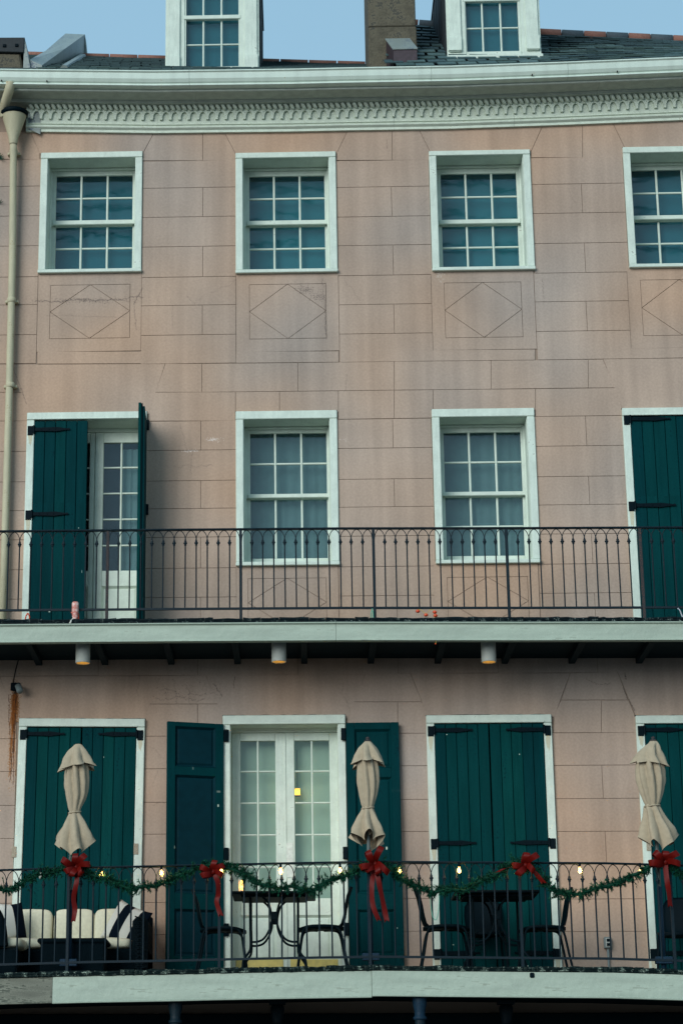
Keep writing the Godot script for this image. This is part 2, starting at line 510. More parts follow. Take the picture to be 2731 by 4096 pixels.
func glow(called: String, color: Color, energy: float):
	var m := StandardMaterial3D.new()
	m.resource_name = called
	m.albedo_color = color
	m.emission_enabled = true
	m.emission = color
	m.emission_energy_multiplier = energy
	M[called] = m


func _ready():
	rng.seed = 20
	view()
	make_materials()
	ground()
	house = thing("townhouse", "three-storey pink stucco townhouse with slate roof, dormers and green shutters", "building")
	wall()
	windows()
	shutters_and_doors()
	cornice()
	roof()
	upper_balcony()
	lower_balcony()
	porch()
	fixtures()
	furniture()
	umbrellas()
	decorations()

var house: Node3D

func view():
	var cam := Camera3D.new()
	cam.name = "camera"
	add_child(cam)
	cam.position = Vector3(0, 1.7, 23.4)
	cam.rotation_degrees = Vector3(16.8, 2.2, 0)
	cam.projection = Camera3D.PROJECTION_FRUSTUM
	cam.near = 0.5
	cam.far = 600.0
	cam.size = 2.0 * 0.5 * 1176.0 / 5060.0
	cam.frustum_offset = Vector2(0.5 * 284.0 / 5060.0, 0)
	cam.current = true
	var sky_mat := ProceduralSkyMaterial.new()
	sky_mat.sky_top_color = rgb(110, 145, 167)
	sky_mat.sky_horizon_color = rgb(164, 183, 196)
	sky_mat.sky_curve = 0.16
	sky_mat.ground_bottom_color = rgb(70, 72, 72)
	sky_mat.ground_horizon_color = rgb(150, 165, 175)
	sky_mat.sun_angle_max = 1.0
	var sky := Sky.new()
	sky.sky_material = sky_mat
	var env := Environment.new()
	env.background_mode = Environment.BG_SKY
	env.sky = sky
	env.ambient_light_source = Environment.AMBIENT_SOURCE_SKY
	env.tonemap_mode = Environment.TONE_MAPPER_LINEAR
	env.tonemap_exposure = 1.78
	env.sdfgi_enabled = true
	env.ssao_enabled = true
	env.ssil_enabled = true
	var we := WorldEnvironment.new()
	we.name = "environment"
	we.environment = env
	add_child(we)
	var sun := DirectionalLight3D.new()
	sun.name = "sun"
	sun.light_color = rgb(250, 252, 252)
	sun.light_energy = 0.5
	sun.light_angular_distance = 38.0
	sun.sky_mode = DirectionalLight3D.SKY_MODE_LIGHT_ONLY
	sun.shadow_enabled = true
	sun.rotation_degrees = Vector3(-20, -32, 0)
	add_child(sun)

func ground():
	var g := Geo.new()
	g.quad(Vector3(-300, 0, 300), Vector3(300, 0, 300), Vector3(300, 0, -300), Vector3(-300, 0, -300))
	tag(put(self, "street", g, M.asphalt), "", "", "", "structure")
	var w := Geo.new()
	w.box(Vector3(0, 0.02, 1.3), Vector3(120, 0.24, 4.2), 0.02)
	tag(put(self, "pavement", w, M.paving), "", "", "", "structure")


# ------------------------------------------------------------------ wall

var wall_node: Node3D

func block(poly: Array):
	# one ashlar of the scored render: outline drawn in for the groove, front edge rounded off
	var mid := Vector2.ZERO
	for p in poly: mid += p
	mid /= poly.size()
	var grown := Geometry2D.offset_polygon(PackedVector2Array(poly), -0.0022, Geometry2D.JOIN_MITER)
	if grown.is_empty(): return
	var g := Geo.new()
	g.facade = true
	g.plate(Array(grown[0]), -0.012, rng.randf_range(-0.0008, 0.0008), 0.002)
	put(wall_node, "block", g, M.stucco)

func rect(x0: float, y0: float, x1: float, y1: float) -> Array:
	return [Vector2(x0, y0), Vector2(x1, y0), Vector2(x1, y1), Vector2(x0, y1)]

func pier(x0: float, x1: float, ys: Array, split := 0.0, parity := -1):
	for i in ys.size() - 1:
		if parity >= 0 and i % 2 == parity:
			block(rect(x0, ys[i + 1], split, ys[i]))
			block(rect(split, ys[i + 1], x1, ys[i]))
		else:
			block(rect(x0, ys[i + 1], x1, ys[i]))

func panel(outer: Rect2, inner: Rect2):
	# scored border, four corner triangles and a lozenge
	var o := outer.grow(-0.0022)
	var n := inner.grow(0.0022)
	var g := Geo.new()
	g.facade = true
	var O := [o.position, Vector2(o.end.x, o.position.y), o.end, Vector2(o.position.x, o.end.y)]
	var N := [n.position, Vector2(n.end.x, n.position.y), n.end, Vector2(n.position.x, n.end.y)]
	var at := func(p: Vector2, z: float) -> Vector3: return Vector3(p.x, p.y, z)
	for i in 4:
		var j := (i + 1) % 4
		g.quad(at.call(O[i], 0.0), at.call(O[j], 0.0), at.call(N[j], 0.0), at.call(N[i], 0.0))
		g.quad(at.call(O[i], -0.012), at.call(O[j], -0.012), at.call(O[j], 0.0), at.call(O[i], 0.0))
		g.quad(at.call(N[j], -0.012), at.call(N[i], -0.012), at.call(N[i], 0.0), at.call(N[j], 0.0))
	put(wall_node, "panel_border", g, M.stucco)
	var c := inner.get_center()
	var q := [Vector2(c.x, inner.position.y), Vector2(inner.end.x, c.y), Vector2(c.x, inner.end.y), Vector2(inner.position.x, c.y)]
	block(q)
	block([inner.position, q[0], q[3]])
	block([Vector2(inner.end.x, inner.position.y), q[1], q[0]])
	block([inner.end, q[2], q[1]])
	block([Vector2(inner.position.x, inner.end.y), q[3], q[2]])

func wall():
	wall_node = holder(house, "wall")
	# the masonry behind the render, with the openings left free
	var open := [
		Rect2(-2.918, 11.687, 1.105, 1.442), Rect2(-0.647, 11.645, 1.077, 1.442), Rect2(1.588, 11.641, 1.084, 1.431), Rect2(3.824, 11.632, 1.086, 1.448),
		Rect2(-2.999, 7.178, 1.299, 2.733), Rect2(-0.647, 8.17, 1.041, 1.72), Rect2(1.533, 8.167, 1.067, 1.725), Rect2(3.607, 7.12, 1.229, 2.757),
		Rect2(-3.021, 3.5, 1.281, 2.907), Rect2(-0.793, 3.493, 1.221, 2.924), Rect2(1.383, 3.487, 1.235, 2.923), Rect2(3.585, 3.48, 1.326, 2.912)]
	var xs := [-6.5, 7.5]
	var ys := [0.0, 14.0]
	for r in open:
		xs.append(r.position.x); xs.append(r.end.x); ys.append(r.position.y); ys.append(r.end.y)
	xs.sort(); ys.sort()
	var g := Geo.new()
	for j in ys.size() - 1:
		if ys[j + 1] - ys[j] < 1e-4: continue
		var start := -1.0e9
		for i in xs.size() - 1:
			var c := Vector2((xs[i] + xs[i + 1]) / 2, (ys[j] + ys[j + 1]) / 2)
			var hole := false
			for r in open: hole = hole or r.has_point(c)
			if not hole and start < -1.0e8: start = xs[i]
			if start > -1.0e8 and (hole or i == xs.size() - 2):
				var end: float = xs[i] if hole else xs[i + 1]
				g.box(Vector3((start + end) / 2, (ys[j] + ys[j + 1]) / 2, -0.24), Vector3(end - start, ys[j + 1] - ys[j], 0.46))
				start = -1.0e9
	put(wall_node, "masonry", g, M.joint)
	var X0 := -5.6
	var X1 := 6.4
	# top storey
	block([Vector2(-4.493, 13.49), Vector2(-3.101, 13.463), Vector2(-2.982, 13.191), Vector2(-2.98, 13.107), Vector2(-4.478, 13.135)])
	block([Vector2(-3.101, 13.463), Vector2(-1.64, 13.435), Vector2(-1.775, 13.157), Vector2(-2.982, 13.18)])
	block([Vector2(-1.64, 13.435), Vector2(-1.073, 13.424), Vector2(-1.072, 13.055), Vector2(-1.774, 13.068), Vector2(-1.775, 13.157)])
	block([Vector2(-1.073, 13.424), Vector2(-0.822, 13.419), Vector2(-0.69, 13.137), Vector2(-0.691, 13.048), Vector2(-1.072, 13.055)])
	block([Vector2(-0.822, 13.419), Vector2(0.618, 13.408), Vector2(0.487, 13.115), Vector2(-0.69, 13.137)])
	block([Vector2(0.618, 13.408), Vector2(1.136, 13.404), Vector2(1.127, 13.019), Vector2(0.486, 13.031), Vector2(0.487, 13.12)])
	block([Vector2(1.136, 13.404), Vector2(1.451, 13.404), Vector2(1.574, 13.111), Vector2(1.571, 13.011), Vector2(1.127, 13.019)])
	block([Vector2(1.451, 13.404), Vector2(2.883, 13.421), Vector2(2.739, 13.106), Vector2(1.574, 13.111)])
	block([Vector2(2.883, 13.421), Vector2(3.347, 13.429), Vector2(3.328, 13.012), Vector2(2.735, 13.023), Vector2(2.739, 13.106)])
	block([Vector2(3.347, 13.429), Vector2(3.701, 13.439), Vector2(3.82, 13.124), Vector2(3.814, 13.002), Vector2(3.328, 13.012)])
	block([Vector2(3.701, 13.439), Vector2(5.478, 13.482), Vector2(5.012, 13.113), Vector2(3.82, 13.124)])
	pier(X0, -2.963, [13.112, 12.766, 12.39, 12.011, 11.625, 11.28, 10.911, 10.561])
	pier(-1.772, -0.687, [13.058, 12.713, 12.344, 11.972, 11.593], -1.07, 1)
	pier(0.474, 1.551, [13.021, 12.684, 12.31, 11.951, 11.579], 1.111, 1)
	pier(2.714, 3.788, [13.018, 12.681, 12.315, 11.94, 11.574], 3.296, 1)
	pier(4.972, X1, [13.108, 12.657, 12.292, 11.919, 11.554, 11.203, 10.849, 10.509])
	pier(-1.772, -0.69, [11.593, 11.244, 10.881, 10.533], -1.073, 1)
	pier(0.482, 1.536, [11.579, 11.221, 10.864, 10.522], 1.106, 1)
	pier(2.705, 3.761, [11.574, 11.222, 10.862, 10.519], 3.28, 1)
	panel(Rect2(-2.963, 10.697, 1.192, 0.991), Rect2(-2.818, 10.856, 0.916, 0.658))
	panel(Rect2(-0.69, 10.664, 1.171, 0.986), Rect2(-0.536, 10.818, 0.873, 0.668))
	panel(Rect2(1.535, 10.652, 1.168, 0.988), Rect2(1.682, 10.8, 0.872, 0.671))
	panel(Rect2(3.759, 10.641, 1.16, 1.001), Rect2(3.906, 10.793, 0.876, 0.678))
	block([Vector2(-2.951, 10.706), Vector2(-1.766, 10.688), Vector2(-1.764, 10.54), Vector2(-2.948, 10.552)])
	block([Vector2(-0.691, 10.672), Vector2(0.473, 10.66), Vector2(0.471, 10.524), Vector2(-0.692, 10.53)])
	block([Vector2(1.521, 10.658), Vector2(2.682, 10.649), Vector2(2.677, 10.518), Vector2(1.517, 10.522)])
	block([Vector2(3.733, 10.647), Vector2(4.886, 10.643), Vector2(4.878, 10.522), Vector2(3.726, 10.518)])
	# between the storeys
	block([Vector2(-3.219, 10.551), Vector2(-1.492, 10.534), Vector2(-1.675, 9.932), Vector2(-3.054, 9.94)])
	block([Vector2(-4.375, 10.568), Vector2(-3.219, 10.551), Vector2(-3.096, 10.212), Vector2(-4.361, 10.23)])
	block([Vector2(-4.361, 10.23), Vector2(-3.096, 10.212), Vector2(-3.053, 10.086), Vector2(-3.047, 9.867), Vector2(-4.348, 9.885)])
	block([Vector2(-1.492, 10.536), Vector2(-1.077, 10.53), Vector2(-1.076, 10.184), Vector2(-1.603, 10.192)])
	block([Vector2(-1.077, 10.53), Vector2(0.008, 10.525), Vector2(0.005, 10.182), Vector2(-1.076, 10.184)])
	block([Vector2(0.008, 10.525), Vector2(1.095, 10.525), Vector2(1.087, 10.18), Vector2(0.005, 10.182)])
	block([Vector2(1.095, 10.525), Vector2(2.183, 10.52), Vector2(2.171, 10.176), Vector2(1.087, 10.18)])
	block([Vector2(2.183, 10.52), Vector2(3.272, 10.517), Vector2(3.256, 10.176), Vector2(2.171, 10.176)])
	block([Vector2(3.272, 10.517), Vector2(3.438, 10.517), Vector2(3.557, 10.174), Vector2(3.256, 10.176)])
	block([Vector2(-1.603, 10.192), Vector2(-0.697, 10.184), Vector2(-0.698, 9.836), Vector2(-1.679, 9.849), Vector2(-1.68, 9.932)])
	block([Vector2(-0.697, 10.184), Vector2(-0.201, 10.183), Vector2(-0.203, 9.928), Vector2(-0.698, 9.935)])
	block([Vector2(-0.201, 10.183), Vector2(0.461, 10.181), Vector2(0.457, 9.924), Vector2(-0.203, 9.931)])
	block([Vector2(0.461, 10.181), Vector2(1.087, 10.18), Vector2(1.079, 9.843), Vector2(0.455, 9.841)])
	block([Vector2(1.087, 10.18), Vector2(1.522, 10.179), Vector2(1.513, 9.843), Vector2(1.079, 9.843)])
	block([Vector2(1.522, 10.179), Vector2(2.667, 10.174), Vector2(2.657, 9.92), Vector2(1.515, 9.925)])
	block([Vector2(2.667, 10.174), Vector2(3.557, 10.174), Vector2(3.621, 9.928), Vector2(3.617, 9.845), Vector2(2.654, 9.843)])
	block([Vector2(3.438, 10.52), Vector2(5.266, 10.517), Vector2(5.223, 9.916), Vector2(3.621, 9.923)])
	# middle storey
	pier(X0, -3.017, [9.87, 9.507, 9.148, 8.812, 8.473, 8.128, 7.794, 7.302, 6.927])
	pier(-1.702, -0.691, [9.843, 9.497, 9.139, 8.814, 8.482, 8.127, 7.795, 7.265], -1.087, 0)
	pier(0.431, 1.493, [9.84, 9.495, 9.133, 8.809, 8.473, 8.124, 7.793, 7.256], 1.061, 0)
	pier(2.617, 3.628, [9.844, 9.493, 9.137, 8.809, 8.474, 8.131, 7.801, 7.246], 3.208, 0)
	panel(Rect2(-0.694, 7.285, 1.12, 0.896), Rect2(-0.565, 7.45, 0.858, 0.551))
	panel(Rect2(1.467, 7.284, 1.141, 0.888), Rect2(1.614, 7.444, 0.876, 0.549))
	pier(5.057, X1, [9.919, 9.489, 9.134, 8.797, 8.458, 8.117, 7.793, 7.229])
	for k in 7:
		block(rect([-3.375, -2.197, -1.112, -0.027, 1.054, 2.131, 3.2][k], [6.927, 6.92, 6.918, 6.915, 6.919, 6.914, 6.914][k],
			[-2.197, -1.112, -0.027, 1.054, 2.131, 3.2, 5.206][k], [7.289, 7.265, 7.27, 7.256, 7.265, 7.246, 7.259][k]))
	# lower storey
	block([Vector2(-4.229, 6.937), Vector2(-3.274, 6.928), Vector2(-3.08, 6.459), Vector2(-3.074, 6.235), Vector2(-4.201, 6.243)])
	block([Vector2(-3.274, 6.928), Vector2(-1.515, 6.918), Vector2(-1.695, 6.415), Vector2(-3.079, 6.416)])
	block([Vector2(-1.515, 6.918), Vector2(-1.027, 6.924), Vector2(-0.899, 6.6), Vector2(-1.64, 6.606)])
	block([Vector2(-1.64, 6.606), Vector2(-1.116, 6.602), Vector2(-1.115, 6.249), Vector2(-1.707, 6.253), Vector2(-1.709, 6.415)])
	block([Vector2(-1.116, 6.602), Vector2(-0.899, 6.6), Vector2(-0.847, 6.466), Vector2(-0.847, 6.247), Vector2(-1.115, 6.249)])
	block([Vector2(-1.027, 6.924), Vector2(0.701, 6.919), Vector2(0.505, 6.431), Vector2(-0.847, 6.442)])
	block([Vector2(0.701, 6.919), Vector2(1.186, 6.924), Vector2(1.304, 6.606), Vector2(0.564, 6.612)])
	block([Vector2(0.564, 6.612), Vector2(1.042, 6.609), Vector2(1.034, 6.266), Vector2(0.492, 6.27), Vector2(0.496, 6.455)])
	block([Vector2(1.042, 6.609), Vector2(1.304, 6.606), Vector2(1.366, 6.449), Vector2(1.361, 6.263), Vector2(1.034, 6.266)])
	block([Vector2(1.186, 6.924), Vector2(2.907, 6.914), Vector2(2.712, 6.424), Vector2(1.365, 6.429)])
	block([Vector2(2.907, 6.914), Vector2(3.412, 6.919), Vector2(3.512, 6.608), Vector2(2.79, 6.614)])
	block([Vector2(2.79, 6.614), Vector2(3.223, 6.61), Vector2(3.206, 6.254), Vector2(2.7, 6.258), Vector2(2.708, 6.438)])
	block([Vector2(3.223, 6.61), Vector2(3.512, 6.608), Vector2(3.584, 6.407), Vector2(3.576, 6.251), Vector2(3.206, 6.254)])
	block([Vector2(3.412, 6.919), Vector2(5.195, 6.918), Vector2(5.158, 6.414), Vector2(3.585, 6.417)])
	pier(X0, -3.068, [6.236, 5.879, 5.512, 5.158, 4.816, 4.472, 4.131, 3.457])
	pier(-1.726, -0.829, [6.252, 5.897, 5.535, 5.195, 4.84, 4.473, 4.138, 3.453])
	pier(0.471, 1.36, [6.264, 5.911, 5.55, 5.207, 4.862, 4.502, 4.163, 3.445])
	pier(2.683, 3.589, [6.255, 5.904, 5.547, 5.198, 4.852, 4.489, 4.153, 3.44], 3.192, 1)
	pier(5.025, X1, [6.415, 5.891, 5.535, 5.187, 4.842, 4.48, 4.145, 3.434])


# ------------------------------------------------------------------ windows

func glazing(p: Node3D, r: Rect2, z: float, cols: int, rows: int, bar: float, paint: Material, depth := 0.03):
	# r in the part's own metres: bars between panes, each pane a piece
	var pw := (r.size.x - bar * (cols - 1)) / cols
	var ph := (r.size.y - bar * (rows - 1)) / rows
	for i in cols - 1:
		bx(p, "glazing_bar", Vector3(r.position.x + (i + 1) * pw + (i + 0.5) * bar, r.get_center().y, z), Vector3(bar, r.size.y, depth), paint, 0.006)
	for j in rows - 1:
		var y := r.position.y + (j + 1) * ph + (j + 0.5) * bar
		for i in cols:
			bx(p, "glazing_bar", Vector3(r.position.x + i * (pw + bar) + pw / 2, y, z - 0.002), Vector3(pw, bar * 0.9, depth - 0.004), paint, 0.006)
	for j in rows:
		for i in cols:
			var pane := bx(p, "pane", Vector3(r.position.x + i * (pw + bar) + pw / 2, r.position.y + j * (ph + bar) + ph / 2, z - 0.004), Vector3(pw + 0.006, ph + 0.006, 0.004), M.glass, 0.0)
			pane.rotation = Vector3(rng.randf_range(-0.006, 0.006), rng.randf_range(-0.006, 0.006), 0)

func drape(p: Node3D, called: String, w: float, h: float, y0: float, z: float, fold: float, waves: float, m: Material):
	var g := Geo.new(true)
	var rows := []
	var ph := rng.randf() * 6.0
	for j in 9:
		var row := []
		var y := y0 + h * j / 8.0
		for i in 49:
			var u := i / 48.0
			row.append(Vector3((u - 0.5) * w, y, z + fold * sin(u * waves * TAU + ph + 0.35 * sin(j * 0.7 + u * 9.0)) * (1.0 + 0.4 * sin(u * 17.0 + ph))))
		rows.append(row)
	g.sheet(rows)
	put(p, called, g, m)

func sash_window(o: Rect2, ps: Rect2, meet: Vector2, casing: float, head: float, look: String, label := ""):
	# o: outside of the casing on the wall face; ps: all glass, at the sash; meet: bottom and top of the meeting rail
	var w := holder(house, "window", Vector3(o.get_center().x, o.position.y, 0), label)
	var hw := o.size.x / 2
	var h := o.size.y
	var t: Material = M.trim
	var sill := 0.042
	bx(w, "head", Vector3(0, h - head / 2, 0.006), Vector3(o.size.x, head, 0.05), t, 0.006)
	for s in [-1, 1]:
		bx(w, "casing", Vector3(s * (hw - casing / 2), (h - head + sill) / 2, 0.004), Vector3(casing, h - head - sill - 0.001, 0.046), t, 0.006)
		bx(w, "reveal", Vector3(s * (hw - casing + 0.016), (h - head + sill) / 2, -0.21), Vector3(0.04, h - head - sill - 0.002, 0.38), t, 0.004)
		bx(w, "stop", Vector3(s * (hw - casing - 0.012), (h - head + sill) / 2, -0.262), Vector3(0.022, h - head - sill - 0.004, 0.03), t, 0.004)
	bx(w, "caulk", Vector3(0, h + 0.003, -0.001), Vector3(o.size.x + 0.006, 0.008, 0.012), M.caulk_gap, 0.0)
	bx(w, "sill", Vector3(0, sill / 2 - 0.004, -0.15), Vector3(o.size.x + 0.006, sill, 0.40), t, 0.006)
	bx(w, "soffit", Vector3(0, h - head + 0.016, -0.21), Vector3(o.size.x - 2 * casing + 0.06, 0.03, 0.38), t, 0.003)
	bx(w, "soffit_mould", Vector3(0, h - head - 0.014, -0.262), Vector3(o.size.x - 2 * casing - 0.004, 0.026, 0.03), t, 0.004)
	var L := ps.position.x - w.position.x
	var R := ps.end.x - w.position.x
	var B := ps.position.y - w.position.y
	var T := ps.end.y - w.position.y
	var m0 := meet.x - w.position.y
	var m1 := meet.y - w.position.y
	var iw := hw - casing
	for k in 2:      # 0 lower sash, 1 upper sash (nearer)
		var z := -0.345 if k == 0 else -0.302
		var b := B if k == 0 else m1
		var tp := m0 if k == 0 else T
		var bot := sill - 0.004 if k == 0 else m0
		var top := m0 + 0.03 if k == 0 else h - head - 0.002
		var g := Geo.new()
		g.box(Vector3((-iw + L) / 2, (bot + top) / 2, z), Vector3(L + iw, top - bot, 0.04), 0.004)
		g.box(Vector3((iw + R) / 2, (bot + top) / 2, z), Vector3(iw - R, top - bot, 0.04), 0.004)
		g.box(Vector3((L + R) / 2, (top + tp) / 2, z), Vector3(R - L, maxf(0.01, top - tp), 0.038), 0.004)
		g.box(Vector3((L + R) / 2, (bot + b) / 2, z + (0.012 if k == 1 else 0.0)), Vector3(R - L + (2 * 0.03 if k == 1 else 0.0), maxf(0.01, b - bot), 0.05 if k == 1 else 0.038), 0.006)
		put(w, "sash", g, t)
		glazing(w, Rect2(L, b, R - L, tp - b), z, 3, 2, 0.024, t)
	if look == "dark":
		bx(w, "sky_reflection_board", Vector3(0, h / 2, -0.43), Vector3(o.size.x - 0.06, h - 0.06, 0.01), M.sky_reflection_dark, 0.0)  # added board behind the glass, reflected sky painted in its teal
	elif look == "blue":
		bx(w, "sky_reflection_board", Vector3(0, h / 2, -0.43), Vector3(o.size.x - 0.06, h - 0.06, 0.01), M.sky_reflection_blue, 0.0)  # added board, reflected sky painted in its bluer teal
	else:
		drape(w, "curtain", o.size.x - 0.1, h - 0.06, 0.03, -0.425, 0.008, 9.0, M.curtain_grey)
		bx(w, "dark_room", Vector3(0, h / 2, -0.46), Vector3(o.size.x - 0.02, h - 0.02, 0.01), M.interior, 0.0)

func windows():
	sash_window(Rect2(-2.964, 11.657, 1.189, 1.522), Rect2(-2.812, 11.835, 0.902, 1.187), Vector2(12.389, 12.444), 0.083, 0.075, "dark", "top floor window beside the drainpipe")
	sash_window(Rect2(-0.69, 11.618, 1.165, 1.516), Rect2(-0.538, 11.794, 0.88, 1.182), Vector2(12.347, 12.402), 0.083, 0.07, "blue", "top floor window second from the drainpipe")
	sash_window(Rect2(1.554, 11.611, 1.167, 1.505), Rect2(1.702, 11.78, 0.881, 1.186), Vector2(12.322, 12.377), 0.083, 0.06, "blue", "top floor window third from the drainpipe")
	sash_window(Rect2(3.79, 11.615, 1.161, 1.509), Rect2(3.923, 11.787, 0.873, 1.188), Vector2(12.339, 12.391), 0.083, 0.075, "dark", "top floor window cut by the right edge")
	sash_window(Rect2(-0.695, 8.142, 1.135, 1.8), Rect2(-0.542, 8.319, 0.862, 1.462), Vector2(9.01, 9.056), 0.085, 0.095, "grey", "middle floor window nearer the half-open shutters")
	sash_window(Rect2(1.497, 8.142, 1.142, 1.796), Rect2(1.641, 8.325, 0.866, 1.438), Vector2(9.01, 9.056), 0.085, 0.095, "grey", "middle floor window nearer the right shuttered door")


# ------------------------------------------------------------------ shutters and doors

func frame(o: Rect2, jamb: float, head: float, label := "", tilt := 0.0) -> Node3D:
	var f := holder(house, "door_frame", Vector3(o.get_center().x, o.position.y, 0), label)
	f.rotation.z = tilt
	bx(f, "head", Vector3(0, o.size.y - head / 2, 0.012), Vector3(o.size.x, head, 0.07), M.trim, 0.006)
	var gap := Geo.new()
	var up := PackedVector2Array()
	for i in 25: up.append(Vector2((i / 24.0 - 0.5) * (o.size.x + 0.01), o.size.y - 0.003))
	for i in 25: up.append(Vector2((0.5 - i / 24.0) * (o.size.x + 0.01), o.size.y + rng.randf_range(0.005, 0.014)))
	gap.slab(up, -0.006, 0.004)
	put(f, "cracked_caulk", gap, M.caulk_gap)
	bx(f, "head_bead", Vector3(0, o.size.y - head + 0.008, 0.022), Vector3(o.size.x - 2 * jamb + 0.02, 0.016, 0.065), M.trim, 0.005)
	for s in [-1, 1]:
		bx(f, "jamb", Vector3(s * (o.size.x / 2 - jamb / 2), (o.size.y - head) / 2, 0.008), Vector3(jamb, o.size.y - head - 0.001, 0.062), M.trim, 0.006)
		bx(f, "jamb_lining", Vector3(s * (o.size.x / 2 - jamb + 0.016), (o.size.y - head) / 2, -0.21), Vector3(0.04, o.size.y - head - 0.004, 0.37), M.trim, 0.004)
	bx(f, "soffit", Vector3(0, o.size.y - head + 0.016, -0.21), Vector3(o.size.x - 2 * jamb + 0.05, 0.032, 0.37), M.trim, 0.003)
	return f

func strap(p: Node3D, at: Vector3, length: float, dir: float, plate_h := 0.11, plate_mat: Material = null):
	# long spear-pointed hinge strap with its pin and the plate on the jamb
	var g := Geo.new()
	var h := 0.028
	var out := PackedVector2Array()
	for q in [[0, -0.8], [0.45, -1], [0.62, -1.15], [0.93, -0.35], [0.955, -0.55], [0.985, -0.55], [1.0, -0.2], [1.0, 0.2], [0.985, 0.55], [0.955, 0.55], [0.93, 0.35], [0.62, 1.15], [0.45, 1], [0, 0.8]]:
		out.append(Vector2(q[0] * length * dir, q[1] * h * 0.8))
	g.slab(out, 0.0, 0.009)
	for q in [0.2, 0.42, 0.6]:
		g.lathe([Vector2(0.006, -0.006), Vector2(0.006, 0.006)], Vector3(q * length * dir, 0, 0.008), 6)
	g.tube([Vector3(-0.006 * dir, -0.045, 0.012), Vector3(-0.006 * dir, 0.045, 0.012)], 0.011, 8)
	put(p, "hinge_strap", g, M.iron_black, at)
	if rng.randf() < 0.75:       # rust washed down the jamb from the plate
		var run := PackedVector2Array()
		var len := rng.randf_range(0.06, 0.2)
		for q in [[-0.026, 0.0], [0.024, 0.0], [0.022, 0.4], [0.014, 0.7], [0.006, 1.0], [-0.004, 0.75], [-0.012, 0.85], [-0.02, 0.45]]:
			run.append(Vector2(-0.045 * dir + q[0] + rng.randf_range(-0.003, 0.003), -plate_h / 2 - 0.012 - q[1] * len))
		var rg := Geo.new()
		rg.slab(run, -0.006, -0.0015)
		put(p, "rust_run", rg, M.rust_run, at)
	bx(p, "hinge_plate", at + Vector3(-0.045 * dir, -0.012, 0.0), Vector3(0.062, plate_h, 0.014), M.iron_black, 0.003)

func planks(p: Node3D, x0: float, x1: float, y0: float, y1: float, n: int, z: float, thick := 0.032):
	var w := (x1 - x0) / n
	for i in n:
		var ww := w - 0.005
		bx(p, "plank", Vector3(x0 + (i + 0.5) * w, (y0 + y1) / 2 + rng.randf_range(-0.003, 0.003), z + rng.randf_range(-0.0015, 0.0015)), Vector3(ww, y1 - y0, thick), M["green_%d" % rng.randi_range(0, 2)], 0.005)
	bx(p, "batten", Vector3((x0 + x1) / 2, (y0 + y1) / 2, z - thick / 2 - 0.008), Vector3(x1 - x0 - 0.01, y1 - y0 - 0.02, 0.012), M.porch_shade, 0.0)

func plank_shutters(o: Rect2, jamb: float, head: float, straps: Array, labels: Array, tilt := 0.0):
	# a closed pair of five-plank shutters inside a frame
	var f := frame(o, jamb, head, labels[0], tilt)
	var iw := o.size.x / 2 - jamb - 0.004
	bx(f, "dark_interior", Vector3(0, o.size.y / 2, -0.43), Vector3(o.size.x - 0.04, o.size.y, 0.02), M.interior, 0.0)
	for s in [-1, 1]:
		var sh := holder(house, "shutter", f.position, labels[1 if s == -1 else 2])
		sh.rotation.z = tilt
		var xa := -iw if s == -1 else 0.005
		var xb := -0.005 if s == -1 else iw
		planks(sh, xa, xb, 0.03, o.size.y - head - 0.008, 5, 0.014)
		for y in straps:
			strap(sh, Vector3(s * iw, y - o.position.y, 0.042), (xb - xa) * 0.7, -s)

func raised_panel(p: Node3D, r: Rect2, z: float, m: Material):
	var g := Geo.new()
	var b := 0.022
	var o := [r.position, Vector2(r.end.x, r.position.y), r.end, Vector2(r.position.x, r.end.y)]
	var q := r.grow(-b)
	var n := [q.position, Vector2(q.end.x, q.position.y), q.end, Vector2(q.position.x, q.end.y)]
	var q2 := r.grow(-b * 1.9)
	var n2 := [q2.position, Vector2(q2.end.x, q2.position.y), q2.end, Vector2(q2.position.x, q2.end.y)]
	for i in 4:
		var j := (i + 1) % 4
		g.quad(Vector3(o[i].x, o[i].y, z + 0.012), Vector3(o[j].x, o[j].y, z + 0.012), Vector3(n[j].x, n[j].y, z - 0.014), Vector3(n[i].x, n[i].y, z - 0.014))
		g.quad(Vector3(n[i].x, n[i].y, z - 0.014), Vector3(n[j].x, n[j].y, z - 0.014), Vector3(n2[j].x, n2[j].y, z - 0.004), Vector3(n2[i].x, n2[i].y, z - 0.004))
	g.quad(Vector3(n2[0].x, n2[0].y, z - 0.004), Vector3(n2[1].x, n2[1].y, z - 0.004), Vector3(n2[2].x, n2[2].y, z - 0.004), Vector3(n2[3].x, n2[3].y, z - 0.004))
	put(p, "panel", g, m)

